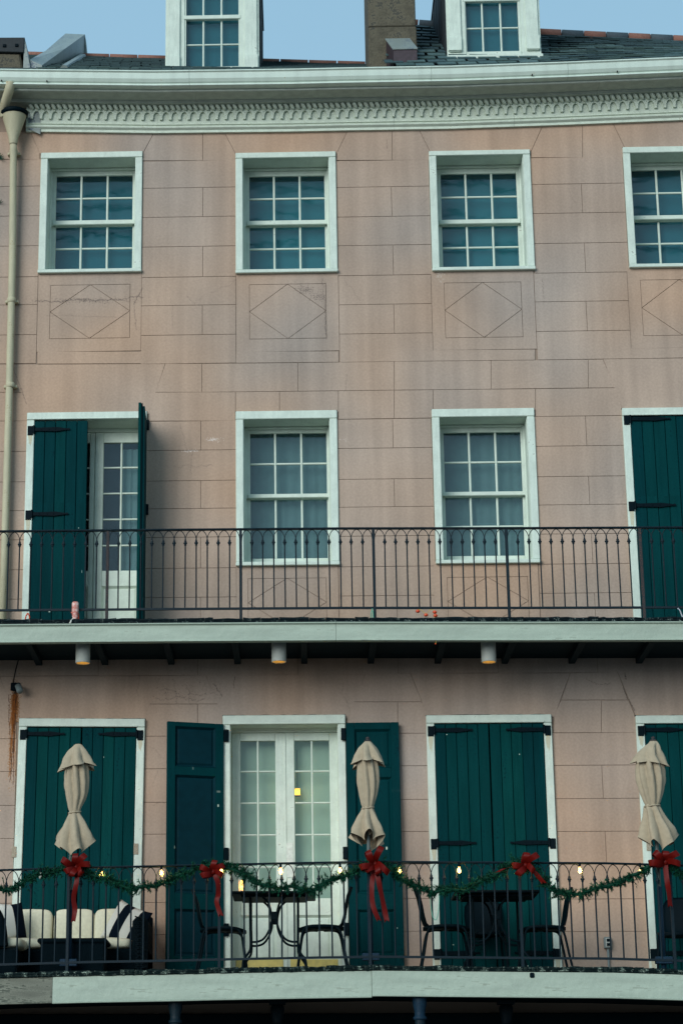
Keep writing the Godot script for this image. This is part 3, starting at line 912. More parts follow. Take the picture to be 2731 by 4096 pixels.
func panelled_shutter(at: Vector3, w: float, h: float, dir: float, turn: float, gaps: Array, label: String):
	# hinged at its own x = 0, reaching to dir * w; gaps: panel bottoms and tops
	var s := holder(house, "shutter", at, label)
	s.rotation.y = turn
	var st := 0.09
	var m: Material = M.green_1
	for x in [st / 2, w - st / 2]:
		bx(s, "stile", Vector3(dir * x, h / 2, 0.0), Vector3(st, h, 0.036), m, 0.004)
	var edges := [0.0]
	for g in gaps: edges.append(g[0]); edges.append(g[1])
	edges.append(h)
	for i in range(0, edges.size(), 2):
		bx(s, "rail", Vector3(dir * w / 2, (edges[i] + edges[i + 1]) / 2, 0.0), Vector3(w - 2 * st - 0.001, edges[i + 1] - edges[i], 0.035), m, 0.004)
	for g in gaps:
		raised_panel(s, Rect2(minf(dir * st, dir * (w - st)), g[0], w - 2 * st, g[1] - g[0]), 0.006, M.green_shaded if dir < 0 else m)  # left shutter panels coloured darker for their turn from the light
	bx(s, "backing", Vector3(dir * w / 2, h / 2, -0.012), Vector3(w - 0.1, h - 0.1, 0.008), m, 0.0)
	for y in [h * 0.2, h * 0.49, h * 0.955]:
		bx(s, "hinge_plate", Vector3(-dir * 0.03, y, 0.012), Vector3(0.05, 0.13, 0.03), M.iron_black, 0.004)

func leaf(called: String, x0: float, x1: float, y0: float, y1: float, z: float, cols: int, rows: int, stile: Array, glass: Vector2, label: String) -> Node3D:
	# a glazed door leaf: stiles, rails, panes above, a moulded panel below
	var d := holder(house, called, Vector3((x0 + x1) / 2, y0, z), label)
	var hw := (x1 - x0) / 2
	var h := y1 - y0
	var t: Material = M.trim
	bx(d, "stile", Vector3(-hw + stile[0] / 2, h / 2, 0), Vector3(stile[0], h, 0.045), t, 0.005)
	bx(d, "stile", Vector3(hw - stile[1] / 2, h / 2, 0), Vector3(stile[1], h, 0.045), t, 0.005)
	var L: float = -hw + stile[0]
	var R: float = hw - stile[1]
	var gb := glass.x - y0
	var gt := glass.y - y0
	bx(d, "top_rail", Vector3((L + R) / 2, (gt + h) / 2, 0), Vector3(R - L - 0.001, h - gt, 0.043), t, 0.004)
	bx(d, "lock_rail", Vector3((L + R) / 2, gb - 0.09, 0), Vector3(R - L - 0.001, 0.18, 0.043), t, 0.004)
	bx(d, "bottom_rail", Vector3((L + R) / 2, 0.1, 0), Vector3(R - L - 0.001, 0.2, 0.043), t, 0.004)
	raised_panel(d, Rect2(L, 0.2, R - L, gb - 0.38), 0.004, t)
	glazing(d, Rect2(L, gb, R - L, gt - gb), 0.0, cols, rows, 0.02, t, 0.03)
	return d

func shutters_and_doors():
	# middle floor, left: one leaf closed, one swung straight out, a glazed door inside
	var o := Rect2(-3.045, 7.324, 1.351, 2.628)
	frame(o, 0.085, 0.085, "peeling white frame of the half-open shuttered door")
	var sh := holder(house, "shutter", Vector3(-2.658, o.position.y, 0), "closed leaf of the half-open shutters")
	planks(sh, -2.959 - -2.658, -2.357 - -2.658, 0.02, o.size.y - 0.1, 5, 0.014)
	for y in [9.75, 8.757]:
		strap(sh, Vector3(-2.957 - -2.658, y - o.position.y, 0.042), 0.4, 1)
	var sw := holder(house, "shutter", Vector3(-1.746, o.position.y, 0.03), "leaf of the half-open shutters swung out edge-on")
	sw.rotation.y = -PI / 2 + 0.03
	planks(sw, 0.0, 0.6, 0.02, o.size.y - 0.1, 5, 0.0)
	var ed := Geo.new()
	ed.box(Vector3(0.3, o.size.y / 2 - 0.04, -0.04), Vector3(0.56, o.size.y - 0.2, 0.03), 0.004)
	put(sw, "ledge", ed, M.green_1)
	for y in [9.793, 8.8]:
		bx(sw, "hinge_plate", Vector3(0.0, y - o.position.y, -0.05), Vector3(0.03, 0.12, 0.06), M.iron_black, 0.004)
	var z := -0.32
	var top := 9.82
	leaf("door", -2.896, -2.305, o.position.y, top, z, 2, 5, [0.085, 0.055], Vector2(8.189, 9.699), "glazed door leaf behind the closed shutter")
	leaf("door", -2.3, -1.769, o.position.y, top, z, 2, 5, [0.095, 0.03], Vector2(8.189, 9.699), "white glazed door leaf in the half-open shutters")
	var lin := holder(house, "transom", Vector3(-2.403, top, z))
	bx(lin, "board", Vector3(0, 0.1, 0.0), Vector3(1.25, 0.195, 0.06), M.trim, 0.005)
	var room := holder(house, "door_curtain", Vector3(-1.892, o.position.y, z), "grey curtain drawn across half of the glazed door")
	drape(room, "cloth", 0.22, 2.3, 0.02, -0.07, 0.008, 3.0, M.curtain_grey)
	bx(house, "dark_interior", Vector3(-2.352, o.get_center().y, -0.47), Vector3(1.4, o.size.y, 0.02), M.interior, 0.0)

	# middle floor, right: closed pair
	plank_shutters(Rect2(3.612, 7.264, 1.443, 2.653), 0.085, 0.09, [9.786, 8.781], ["white frame of the middle floor shutters at the right edge", "left leaf of the closed middle floor shutters", "right leaf of the closed middle floor shutters"])

	# lower floor
	plank_shutters(Rect2(-3.077, 3.624, 1.363, 2.82), 0.088, 0.09, [6.275, 3.948], ["weathered white frame behind the sofa", "left leaf of the shutters behind the sofa", "right leaf of the shutters behind the sofa"], -0.012)
	plank_shutters(Rect2(1.34, 3.629, 1.337, 2.822), 0.085, 0.088, [6.287, 5.078, 3.931], ["white frame of the closed shutters behind the second table", "left leaf of the shutters behind the second table", "right leaf of the shutters behind the second table"])
	plank_shutters(Rect2(3.572, 3.613, 1.391, 2.817), 0.088, 0.088, [6.274, 3.925], ["white frame of the lower shutters at the right edge", "left leaf of the lower shutters at the right edge", "right leaf of the lower shutters at the right edge"])
	for at in [Vector3(-3.06, 5.008, 0.04), Vector3(-1.763, 5.033, 0.04), Vector3(3.636, 5.04, 0.04)]:
		var k := bx(house, "hinge_plate", at, Vector3(0.05, 0.115, 0.012), M.hinge_rust, 0.003)
		k.set_meta("label", "rusty hinge plate with its strap missing")

	# the open French door with its two shutters folded back
	var c := Rect2(-0.843, 3.635, 1.317, 2.83)
	frame(c, 0.082, 0.1, "white frame of the French doors")
	z = -0.25
	var zt := 6.324
	var y0 := 3.692
	var gl := Vector2(4.538, 6.237)
	var a := leaf("door", -0.754, -0.178, y0, zt, z, 2, 5, [0.092, 0.105], gl, "left leaf of the French doors with pale curtain")
	var b := leaf("door", -0.173, 0.393, y0, zt, z, 2, 5, [0.095, 0.092], gl, "right leaf of the French doors with steel push plate")
	for d in [a, b]:
		var kp := bx(d, "kick_plate", Vector3(0, 3.854 - y0, 0.027), Vector3(0.5, 0.09, 0.006), M.brass, 0.002)
		kp.set_meta("label", "yellow brass kick plate")
	bx(b, "push_plate", Vector3(-0.139 - b.position.x, 4.945 - y0, 0.026), Vector3(0.08, 0.37, 0.006), M.steel_plate, 0.002)
	bx(a, "meeting_bead", Vector3(-0.179 - a.position.x, (zt - y0) / 2, 0.026), Vector3(0.02, zt - y0 - 0.01, 0.01), M.trim, 0.003)
	var tr := holder(house, "transom", Vector3(-0.165, zt, z))
	bx(tr, "board", Vector3(0, 0.11, 0.01), Vector3(1.27, 0.215, 0.05), M.trim, 0.005)
	bx(tr, "mould", Vector3(0, 0.045, 0.045), Vector3(1.24, 0.035, 0.05), M.trim, 0.008)
	var cu := holder(house, "door_curtain", Vector3(-0.176, y0, z), "pale greenish curtains inside the French doors")
	drape(cu, "cloth", 1.24, zt - y0 - 0.02, 0.01, -0.16, 0.004, 6.0, M.curtain_pale)
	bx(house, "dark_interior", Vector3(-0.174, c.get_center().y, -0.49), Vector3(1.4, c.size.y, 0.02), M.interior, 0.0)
	panelled_shutter(Vector3(-0.837, c.position.y, 0.055), 0.62, 6.365 - c.position.y, -1, 0.30,
		[[3.9 - c.position.y, 4.38 - c.position.y], [4.548 - c.position.y, 5.792 - c.position.y], [5.886 - c.position.y, 6.315 - c.position.y]], "panelled shutter left of the French doors, standing off the wall")
	panelled_shutter(Vector3(0.48, c.position.y, 0.055), 1.044 - 0.48, 6.37 - c.position.y, 1, -0.02,
		[[3.912 - c.position.y, 4.379 - c.position.y], [4.547 - c.position.y, 5.776 - c.position.y], [5.879 - c.position.y, 6.294 - c.position.y]], "panelled shutter folded flat behind the middle umbrella")


# ------------------------------------------------------------------ cornice, gutter, roof

const EAVES := [Vector3(-4.493, 13.495, 0), Vector3(-3.461, 13.464, 0), Vector3(-3.127, 13.452, 0), Vector3(-1.614, 13.404, 0), Vector3(-0.033, 13.393, 0), Vector3(0.547, 13.396, 0), Vector3(1.815, 13.394, 0), Vector3(3.079, 13.417, 0), Vector3(4.512, 13.454, 0), Vector3(5.679, 13.489, 0)]

func along(line: Array, x: float) -> Vector3:
	for i in line.size() - 1:
		if x <= line[i + 1].x or i == line.size() - 2:
			return line[i].lerp(line[i + 1], (x - line[i].x) / (line[i + 1].x - line[i].x))
	return line[0]

func stretch(line: Array, x0: float, x1: float) -> Array:
	var out := [along(line, x0)]
	for p in line:
		if p.x > x0 + 0.01 and p.x < x1 - 0.01: out.append(p)
	out.append(along(line, x1))
	return out

func cornice():
	var c := holder(house, "cornice")
	var x0 := -3.148
	var x1 := 6.2
	var joints := [x0, -1.604, 1.161, 2.553, x1]
	for k in joints.size() - 1:
		var g := Geo.new()
		var line := stretch(EAVES, joints[k] + 0.001, joints[k + 1] - 0.001)
		g.sweep([Vector2(0.0, 0.34), Vector2(0.045, 0.34), Vector2(0.045, 0.104), Vector2(0.062, 0.1), Vector2(0.067, 0.088), Vector2(0.052, 0.08), Vector2(0.052, 0.072), Vector2(0.066, 0.066), Vector2(0.064, 0.05), Vector2(0.045, 0.036), Vector2(0.036, 0.03), Vector2(0.036, 0.0), Vector2(0.0, -0.002)], line)
		put(c, "frieze", g, M.cornice_paint)
	joints = [-6.0, -1.145, 1.172, 3.512, x1]
	for k in 4:
		var g := Geo.new()
		g.sweep([Vector2(0.0, 0.40), Vector2(0.388, 0.40), Vector2(0.388, 0.352), Vector2(0.376, 0.346), Vector2(0.19, 0.343), Vector2(0.185, 0.332), Vector2(0.17, 0.330), Vector2(0.165, 0.318), Vector2(0.14, 0.316), Vector2(0.0, 0.316)], stretch(EAVES, joints[k] + 0.001, joints[k + 1] - 0.001))
		put(c, "corona", g, M.soffit_paint)
	# pointed-arch fringe
	var s := 0.1085
	var unit := PackedVector2Array()
	unit.append(Vector2(-s / 2 + 0.0006, 0.128)); unit.append(Vector2(-s / 2 + 0.0006, 0.098))
	for q in [[0.62, 0.090], [0.36, 0.062], [0.27, 0.03], [0.25, 0.0]]: unit.append(Vector2(-s / 2 + (1.0 - q[0]) * s / 2 * 0.98, q[1]))
	for q in [[0.25, 0.0], [0.27, 0.03], [0.36, 0.062], [0.62, 0.090]]: unit.append(Vector2(s / 2 - (1.0 - q[0]) * s / 2 * 0.98, q[1]))
	unit.append(Vector2(s / 2 - 0.0006, 0.098)); unit.append(Vector2(s / 2 - 0.0006, 0.128))
	var g := Geo.new()
	g.slab(unit, 0.0, 0.03)
	for i in 10:
		var a := TAU * i / 10
		var b := TAU * (i + 1) / 10
		g.tri(Vector3(0, 0.088, 0.036), Vector3(cos(a) * 0.012, 0.088 + sin(a) * 0.012, 0.03), Vector3(cos(b) * 0.012, 0.088 + sin(b) * 0.012, 0.03))
	var pend := g.done()
	var r := Geo.new(true)
	var prof := []
	for i in 7:
		var a := -PI / 2 + PI * i / 6
		prof.append(Vector2(cos(a) * 0.5, sin(a) * 0.5))
	r.lathe(prof, Vector3.ZERO, 10)
	var lobe := r.done()
	var x := x0 + 0.07
	while x < 4.75:
		var b := along(EAVES, x)
		var o := put(c, "pendant", pend, M.cornice_paint, b + Vector3(0, 0.150, 0.045))
		o.rotation.z = atan((along(EAVES, x + 0.1).y - b.y) / 0.1)
		x += s
	x = x0 + 0.06
	while x < 4.75:
		var b := along(EAVES, x)
		var o := put(c, "rope_lobe", lobe, M.cornice_paint, b + Vector3(0, 0.298, 0.088))
		o.basis = Basis(Vector3(0, 0, 1), 0.62 + rng.randf_range(-0.05, 0.05)).scaled_local(Vector3(0.05, 0.104, 0.085))
		x += 0.0665
	# gutter in lengths, with the joints and a few brackets
	var gp := [Vector2(0.37, 0.556), Vector2(0.506, 0.562), Vector2(0.521, 0.556), Vector2(0.523, 0.543), Vector2(0.512, 0.534), Vector2(0.506, 0.53), Vector2(0.503, 0.50), Vector2(0.498, 0.46), Vector2(0.478, 0.425), Vector2(0.462, 0.412), Vector2(0.462, 0.404), Vector2(0.474, 0.399), Vector2(0.474, 0.386), Vector2(0.44, 0.376), Vector2(0.37, 0.374)]
	joints = [-6.0, -1.208, 1.58, 3.143, x1]
	for k in 4:
		var gg := Geo.new()
		gg.sweep(gp, stretch(EAVES, joints[k] + 0.0015, joints[k + 1] - 0.0015))
		put(house, "gutter", gg, M.trim_gutter)
	for bxp in [-3.387, -2.858, 2.732, 3.705]:
		var b := along(EAVES, bxp)
		bx(house, "gutter_bolt", b + Vector3(0, 0.42, 0.485), Vector3(0.014, 0.014, 0.03), M.rusty_iron, 0.002)

func slates(r: Node3D, E0: Vector3, E1: Vector3, G0: Vector3, G1: Vector3, courses: int, width: float, single: int) -> void:
	# slates laid on the patch between eave E and ridge G; the nearest courses singly, the rest as one piece
	var deck := Geo.new()
	var nrm := (E1 - E0).cross(G0 - E0).normalized()
	if nrm.y < 0: nrm = -nrm
	deck.quad(E0 - nrm * 0.03, E1 - nrm * 0.03, G1 - nrm * 0.03, G0 - nrm * 0.03)
	put(r, "deck", deck, M.dark_board)
	var rest := Geo.new()
	var any := false
	for j in courses:
		var v := (j + 0.35) / courses
		var a := E0.lerp(G0, v)
		var b := E1.lerp(G1, v)
		var n := int(a.distance_to(b) / width)
		var up := ((G0 - E0).lerp(G1 - E1, 0.5)).normalized()
		var step := E0.distance_to(G0) / courses
		for i in n + 1:
			var u := (i + (0.5 if j % 2 else 0.0)) / n
			if u > 1.0: continue
			var dir := (b - a).normalized()
			var p := a.lerp(b, u) + nrm * (0.008 + rng.randf_range(-0.004, 0.004)) + dir * rng.randf_range(-0.012, 0.012)
			var z := dir.cross(up).normalized()
			var bs := Basis(dir, up, z).orthonormalized() * Basis(Vector3(1, 0, 0), -0.05 + rng.randf_range(-0.012, 0.012)) * Basis(Vector3(0, 0, 1), rng.randf_range(-0.012, 0.012))
			if j < single:
				var o := bx(r, "slate", p, Vector3(snappedf(width - 0.008, 0.001), snappedf(step * 1.25, 0.001), 0.014), M["slate_%d" % rng.randi_range(0, 3)], 0.0)
				o.basis = bs
			else:
				any = true
				rest.box(p, Vector3(width - 0.008, step * 1.25, 0.014), 0.0, bs)
	if any:
		put(r, "upper_slates", rest, M.slate_1).set_meta("kind", "stuff")

func ridge(r: Node3D, a: Vector3, b: Vector3, length: float, mats: Array):
	var n := int(a.distance_to(b) / length)
	for i in n:
		var g := Geo.new(true)
		var p := a.lerp(b, (i + 0.02) / n)
		var q := a.lerp(b, (i + 0.98) / n)
		g.tube([p, q], 0.075 if mats.size() > 1 else 0.05, 10)
		put(r, "ridge_tile", g, mats[i % mats.size()])

func solid(parent: Node, called: String, bottom: Array, top: Array, m: Material) -> MeshInstance3D:
	# a hexahedron from two rings of four points
	var g := Geo.new()
	var c := Vector3.ZERO
	for p in bottom + top: c += p
	c /= 8.0
	g.face(bottom, c); g.face(top, c)
	for i in 4: g.face([bottom[i], bottom[(i + 1) % 4], top[(i + 1) % 4], top[i]], c)
	return put(parent, called, g, m)

func dormer(o: Rect2, z: float, gl: Rect2, meet: Vector2, lower_pil: float, label: String):
	var d := holder(house, "dormer", Vector3(o.get_center().x, o.position.y, z), label)
	var hw := o.size.x / 2
	var h := o.size.y
	var L := gl.position.x - d.position.x
	var R := gl.end.x - d.position.x
	var B := gl.position.y - d.position.y
	var T := gl.end.y - d.position.y
	var m0 := meet.x - d.position.y
	var m1 := meet.y - d.position.y
	var t: Material = M.trim
	var pw := 0.15
	for s in [-1, 1]:
		bx(d, "front_board", Vector3(s * (hw - 0.115), h / 2, -0.03), Vector3(0.23, h - 0.001, 0.05), t, 0.004)
		bx(d, "pilaster", Vector3(s * (hw - 0.1), h / 2 + 0.08, 0.008), Vector3(pw, h - 0.16, 0.026), t, 0.005)
		bx(d, "plinth", Vector3(s * (hw - 0.095), 0.09 + lower_pil, 0.014), Vector3(pw + 0.012, 0.18, 0.04), t, 0.004)
		var inner: float = (-L if s == -1 else R)
		bx(d, "casing", Vector3(s * (inner + hw - 0.23) / 2.0, h / 2, -0.036), Vector3(maxf(0.02, hw - 0.23 - inner), h - 0.01, 0.04), t, 0.004)
	bx(d, "sill", Vector3(0, 0.04, 0.03), Vector3(o.size.x + 0.02, 0.08, 0.11), t, 0.006)
	bx(d, "apron", Vector3(0, (0.08 + B) / 2, -0.03), Vector3(R - L + 0.02, maxf(0.02, B - 0.08), 0.05), t, 0.004)
	bx(d, "lintel", Vector3(0, (h + T) / 2, -0.03), Vector3(R - L, h - T, 0.05), t, 0.004)
	bx(d, "meeting_rail", Vector3((L + R) / 2, (m0 + m1) / 2, -0.03), Vector3(R - L + 0.06, m1 - m0, 0.06), t, 0.006)
	glazing(d, Rect2(L, B, R - L, m0 - B), -0.062, 3, 2, 0.022, t)
	glazing(d, Rect2(L, m1, R - L, T - m1), -0.045, 3, 2, 0.022, t)
	bx(d, "sky_reflection_board", Vector3(0, h / 2, -0.14), Vector3(o.size.x - 0.3, h - 0.1, 0.01), M.sky_reflection_dark, 0.0)  # added board whose teal paints the sky reflected in the dormer panes
	for s in [-1, 1]:
		for k in 12:      # lapped boards of the cheeks
			bx(d, "cheek_board", Vector3(s * (hw - 0.012 + (0.004 if k % 2 else 0.0)), h / 2 + 0.05, -0.07 - 0.21 * (k + 0.5)), Vector3(0.028, h + 0.1, 0.205), M.dark_board, 0.003)
	var g := Geo.new()
	g.plate([Vector2(-hw - 0.02, h), Vector2(hw + 0.02, h), Vector2(0, h + 0.62)], -2.6, 0.06, 0.0)
	put(d, "gable_roof", g, M.slate_1)

func roof():
	var r := holder(house, "roof")
	var el := [Vector3(-4.447, 14.074, 0.4), Vector3(1.159, 13.964, 0.4), Vector3(2.826, 13.997, 0.4), Vector3(5.641, 14.095, 0.4)]
	var ri := [Vector3(-5.078, 16.08, -2.8), Vector3(1.322, 15.735, -2.8), Vector3(1.337, 16.365, -2.8), Vector3(3.239, 16.166, -2.8), Vector3(6.433, 15.922, -2.8)]
	slates(r, el[0], el[1], ri[0], ri[1], 13, 0.24, 4)
	slates(r, el[1], el[2], ri[2], ri[3], 14, 0.22, 8)
	slates(r, el[2], el[3], ri[3], ri[4], 14, 0.22, 10)
	ridge(r, ri[0], ri[1], 0.36, [M.terracotta])
	ridge(r, ri[2], ri[3], 0.28, [M.terracotta, M.ridge_grey])
	ridge(r, ri[3], ri[4], 0.28, [M.terracotta, M.ridge_grey])
	var step := Geo.new()
	step.face([el[1], ri[1], ri[2]], Vector3(5, 14, 0))
	put(r, "step_wall", step, M.dark_board)
	var back := Geo.new()
	back.quad(ri[4], ri[2], ri[2] + Vector3(0, -2.2, -4), ri[4] + Vector3(0, -2.2, -4))
	back.quad(ri[1], ri[0], ri[0] + Vector3(0, -1.9, -4), ri[1] + Vector3(0, -1.9, -4))
	put(r, "back_slope", back, M.slate_1)
	dormer(Rect2(-1.538, 14.266, 1.127, 2.081), -0.3, Rect2(-1.291, 14.439, 0.634, 1.356), Vector2(15.076, 15.129), 0.13, "dormer nearer the zinc parapet")
	dormer(Rect2(1.843, 14.487, 1.124, 1.933), -0.45, Rect2(2.073, 14.654, 0.635, 1.374), Vector2(15.33, 15.384), 0.17, "dormer right of the chimney")
	# chimney with its lead-covered shoulder
	var ch := holder(house, "chimney", Vector3.ZERO, "weathered grey-brown rendered chimney")
	var zf := -0.6
	var zb := -1.9
	var a := Vector3(0.91, 14.486, -0.6)
	var b := Vector3(1.492, 14.474, -0.6)
	var top := 16.786
	var mid := 15.092
	bx(ch, "stack", Vector3((a.x + b.x) / 2, (a.y - 0.6 + mid) / 2, (zf + zb) / 2), Vector3(b.x - a.x, mid - a.y + 0.6, zf - zb), M.chimney_render, 0.012)
	bx(ch, "stack", Vector3((a.x + b.x) / 2 - 0.003, (mid + 0.006 + top) / 2, (zf + zb) / 2), Vector3(b.x - a.x - 0.008, top - mid - 0.006, zf - zb - 0.008), M.chimney_render, 0.012)
	var q := [Vector3(1.18, 14.501, -0.1), Vector3(1.459, 14.501, -0.1), Vector3(1.397, 14.906, -0.58), Vector3(1.118, 14.906, -0.58)]
	var low := []
	for p in q: low.append(Vector3(p.x, Vector3(1.173, 14.157, -0.1).y - 0.25, p.z))
	solid(ch, "shoulder", low, q, M.lead_red)
	var lid := []
	for p in q: lid.append(p + Vector3(0, 0.012, 0.004))
	solid(ch, "shoulder_cap", [q[0] + Vector3(-0.01, 0.001, 0.012), q[1] + Vector3(0.008, 0.001, 0.012), q[2] + Vector3(0.008, 0.001, 0), q[3] + Vector3(-0.01, 0.001, 0)], [lid[0] + Vector3(-0.01, 0, 0.012), lid[1] + Vector3(0.008, 0, 0.012), lid[2] + Vector3(0.008, 0, 0), lid[3] + Vector3(-0.01, 0, 0)], M.zinc)
	# party-wall parapet clad in zinc, and the stone block at its foot
	var pw := holder(house, "parapet", Vector3.ZERO, "zinc-clad sloping parapet at the left end of the roof")
	var Lp := [Vector3(-3.123, 14.383, 0.05), Vector3(-3.116, 15.294, -1.4), Vector3(-3.059, 16.421, -3)]
	var Rp := [Vector3(-2.976, 14.305, 0.05), Vector3(-2.866, 15.322, -1.4), Vector3(-2.797, 16.402, -3)]
	for k in 2:
		var t4 := [Lp[k], Rp[k], Rp[k + 1], Lp[k + 1]]
		var b4 := []
		for p in t4: b4.append(p - Vector3(-0.0 if k == 0 else 0.003, 0.9, 0))
		solid(pw, "cladding", b4, t4, M.zinc)
	var ef := Geo.new()
	ef.plate([Vector2(-2.797, 16.402), Vector2(-2.759, 16.056), Vector2(-2.823, 16.038)], -3.2, -2.98, 0.0)
	put(pw, "end_flashing", ef, M.zinc)
	var fl := Geo.new()
	var fa := Vector3(-2.717, 14.281, 0)
	var fb := Vector3(-2.775, 15.846, -2.6)
	fl.tube([fa, fb], 0.05, 6)
	put(pw, "foot_flashing", fl, M.zinc)
	var st := holder(house, "parapet_block", Vector3.ZERO, "stone block with a dark bolted metal cap at the roof's left end")
	var w := Geo.new()
	w.plate([Vector2(-3.791, 14.652), Vector2(-3.183, 14.642), Vector2(-3.189, 14.444), Vector2(-3.785, 14.474)], -0.4, 0.12, 0.006)
	put(st, "metal_cap", w, M.dark_board)
	var s2 := Geo.new()
	s2.plate([Vector2(-3.785, 14.474), Vector2(-3.236, 14.451), Vector2(-3.211, 14.318), Vector2(-3.197, 14.158), Vector2(-3.775, 14.17)], -0.38, 0.085, 0.02)
	put(st, "stone", s2, M.chimney_render)
	var s3 := Geo.new()
	s3.plate([Vector2(-3.186, 14.653), Vector2(-3.091, 14.166), Vector2(-3.195, 14.168)], -0.42, 0.1, 0.003)
	put(st, "side_cladding", s3, M.zinc)
	for p in [Vector3(-3.418, 14.532, 0.125), Vector3(-3.273, 14.535, 0.125)]:
		bx(st, "bolt", p, Vector3(0.04, 0.04, 0.02), M.iron_black, 0.006)


# ------------------------------------------------------------------ balconies

const UPPER := [Vector3(-4.284, 7.29, 1.1), Vector3(-3.137, 7.283, 1.1), Vector3(-1.311, 7.28, 1.1), Vector3(0.431, 7.275, 1.1), Vector3(2.307, 7.257, 1.1), Vector3(5.215, 7.238, 1.1)]
const LOWER := [Vector3(-4.033, 3.565, 1.6), Vector3(-2.965, 3.605, 1.6), Vector3(-2.112, 3.626, 1.6), Vector3(-1.304, 3.637, 1.6), Vector3(-0.837, 3.647, 1.6), Vector3(0.01, 3.66, 1.6), Vector3(0.728, 3.668, 1.6), Vector3(2.117, 3.651, 1.6), Vector3(2.955, 3.642, 1.6), Vector3(3.656, 3.619, 1.6), Vector3(4.827, 3.569, 1.6)]

func at_z(line: Array, z: float, dy := 0.0) -> Array:
	var out := []
	for p in line: out.append(Vector3(p.x, p.y + dy, z))
	return out

func baluster_mesh(h: float, s: float, r: float) -> ArrayMesh:
	# rod, collar and the two half arches that spring from it to the top rail
	var g := Geo.new(true)
	var k := h * 0.838
	g.tube([Vector3(0, 0, 0), Vector3(0, k, 0)], r, 6, false)
	g.lathe([Vector2(r, k - 0.03), Vector2(0.013, k - 0.024), Vector2(0.011, k - 0.016), Vector2(0.020, k - 0.004), Vector2(0.021, k + 0.004), Vector2(0.011, k + 0.014), Vector2(0.015, k + 0.02), Vector2(0.009, k + 0.03), Vector2(0.006, k + 0.05)], Vector3.ZERO, 10)
	for sg in [-1, 1]:
		var pts := []
		for i in 8:
			var a := PI / 2 * i / 7.0
			pts.append(Vector3(sg * (s / 2) * (1.0 - cos(a)), k + 0.03 + (h - k - 0.03) * (0.18 * i / 7.0 + 0.82 * sin(a)), 0))
		g.tube(pts, 0.0045, 5, false)
	return g.done()

func post_arches(s: float, h: float) -> Geo:
	var g := Geo.new(true)
	var k := h * 0.838
	for sg in [-1, 1]:
		var pts := []
		for i in 8:
			var a := PI / 2 * i / 7.0
			pts.append(Vector3(sg * (0.012 + (s / 2 - 0.012) * (1.0 - cos(a))), k + 0.03 + (h - k - 0.03) * (0.18 * i / 7.0 + 0.82 * sin(a)), 0))
		g.tube(pts, 0.0045, 5, false)
	return g

func railing(b: Node3D, line: Array, z: float, low: float, high: float, posts: Array, per: int, r: float, rusty: Array):
	var rail := at_z(line, z)
	var g := Geo.new()
	g.sweep([Vector2(-0.02, high + 0.013), Vector2(0.02, high + 0.013), Vector2(0.024, high + 0.006), Vector2(0.02, high - 0.004), Vector2(-0.02, high - 0.004)], rail)
	put(b, "top_rail", g, M.iron)
	var g2 := Geo.new()
	g2.sweep([Vector2(-0.012, low + 0.011), Vector2(0.012, low + 0.011), Vector2(0.012, low - 0.011), Vector2(-0.012, low - 0.011)], rail)
	put(b, "bottom_rail", g2, M.iron)
	var s: float = (posts[2] - posts[1]) / per
	var unit := baluster_mesh(high - low - 0.012, s, r)
	var pa := post_arches(s, high - low - 0.012).done()
	for i in posts.size():
		var p := along(rail, posts[i])
		bx(b, "post", p + Vector3(0, high / 2, 0), Vector3(0.03, high - 0.006, 0.03), M.rusty_iron if i in rusty else M.iron, 0.003)
		put(b, "post_arch", pa, M.iron, p + Vector3(0, low + 0.006, 0))
		if i == posts.size() - 1: break
		var n := int(round((posts[i + 1] - posts[i]) / s))
		for j in range(1, n):
			var x: float = lerpf(posts[i], posts[i + 1], float(j) / n)
			if x < -4.1 or x > 5.2: continue
			var q := along(rail, x) + Vector3(0, low + 0.006, 0)
			var o := put(b, "baluster", unit, M.iron, q)
			o.rotation = Vector3(rng.randf_range(-0.004, 0.004), 0, rng.randf_range(-0.004, 0.004))

func edging(b: Node3D, line: Array, z: float, thick: float, m: Array):
	# the cracked, tarred edge of the floor, in short uneven lengths
	var x: float = line[0].x + 0.05
	while x < line[line.size() - 1].x - 0.4:
		var w := rng.randf_range(0.07, 0.34)
		var g := Geo.new()
		var n := 5
		var st := []
		for i in n:
			var p := along(line, x + (w - 0.004) * i / (n - 1))
			st.append(Vector3(p.x, p.y + rng.randf_range(-0.006, 0.004), z))
		var up := rng.randf_range(-0.004, 0.009)
		g.sweep([Vector2(-0.14, up), Vector2(0.01, up), Vector2(0.024, up - 0.008), Vector2(0.028, -0.02), Vector2(0.022, -0.026), Vector2(0.03, -0.03), Vector2(0.027, -thick + 0.006), Vector2(0.014, -thick), Vector2(-0.14, -thick)], st)
		put(b, "edging", g, m[rng.randi_range(0, m.size() - 1)])
		x += w

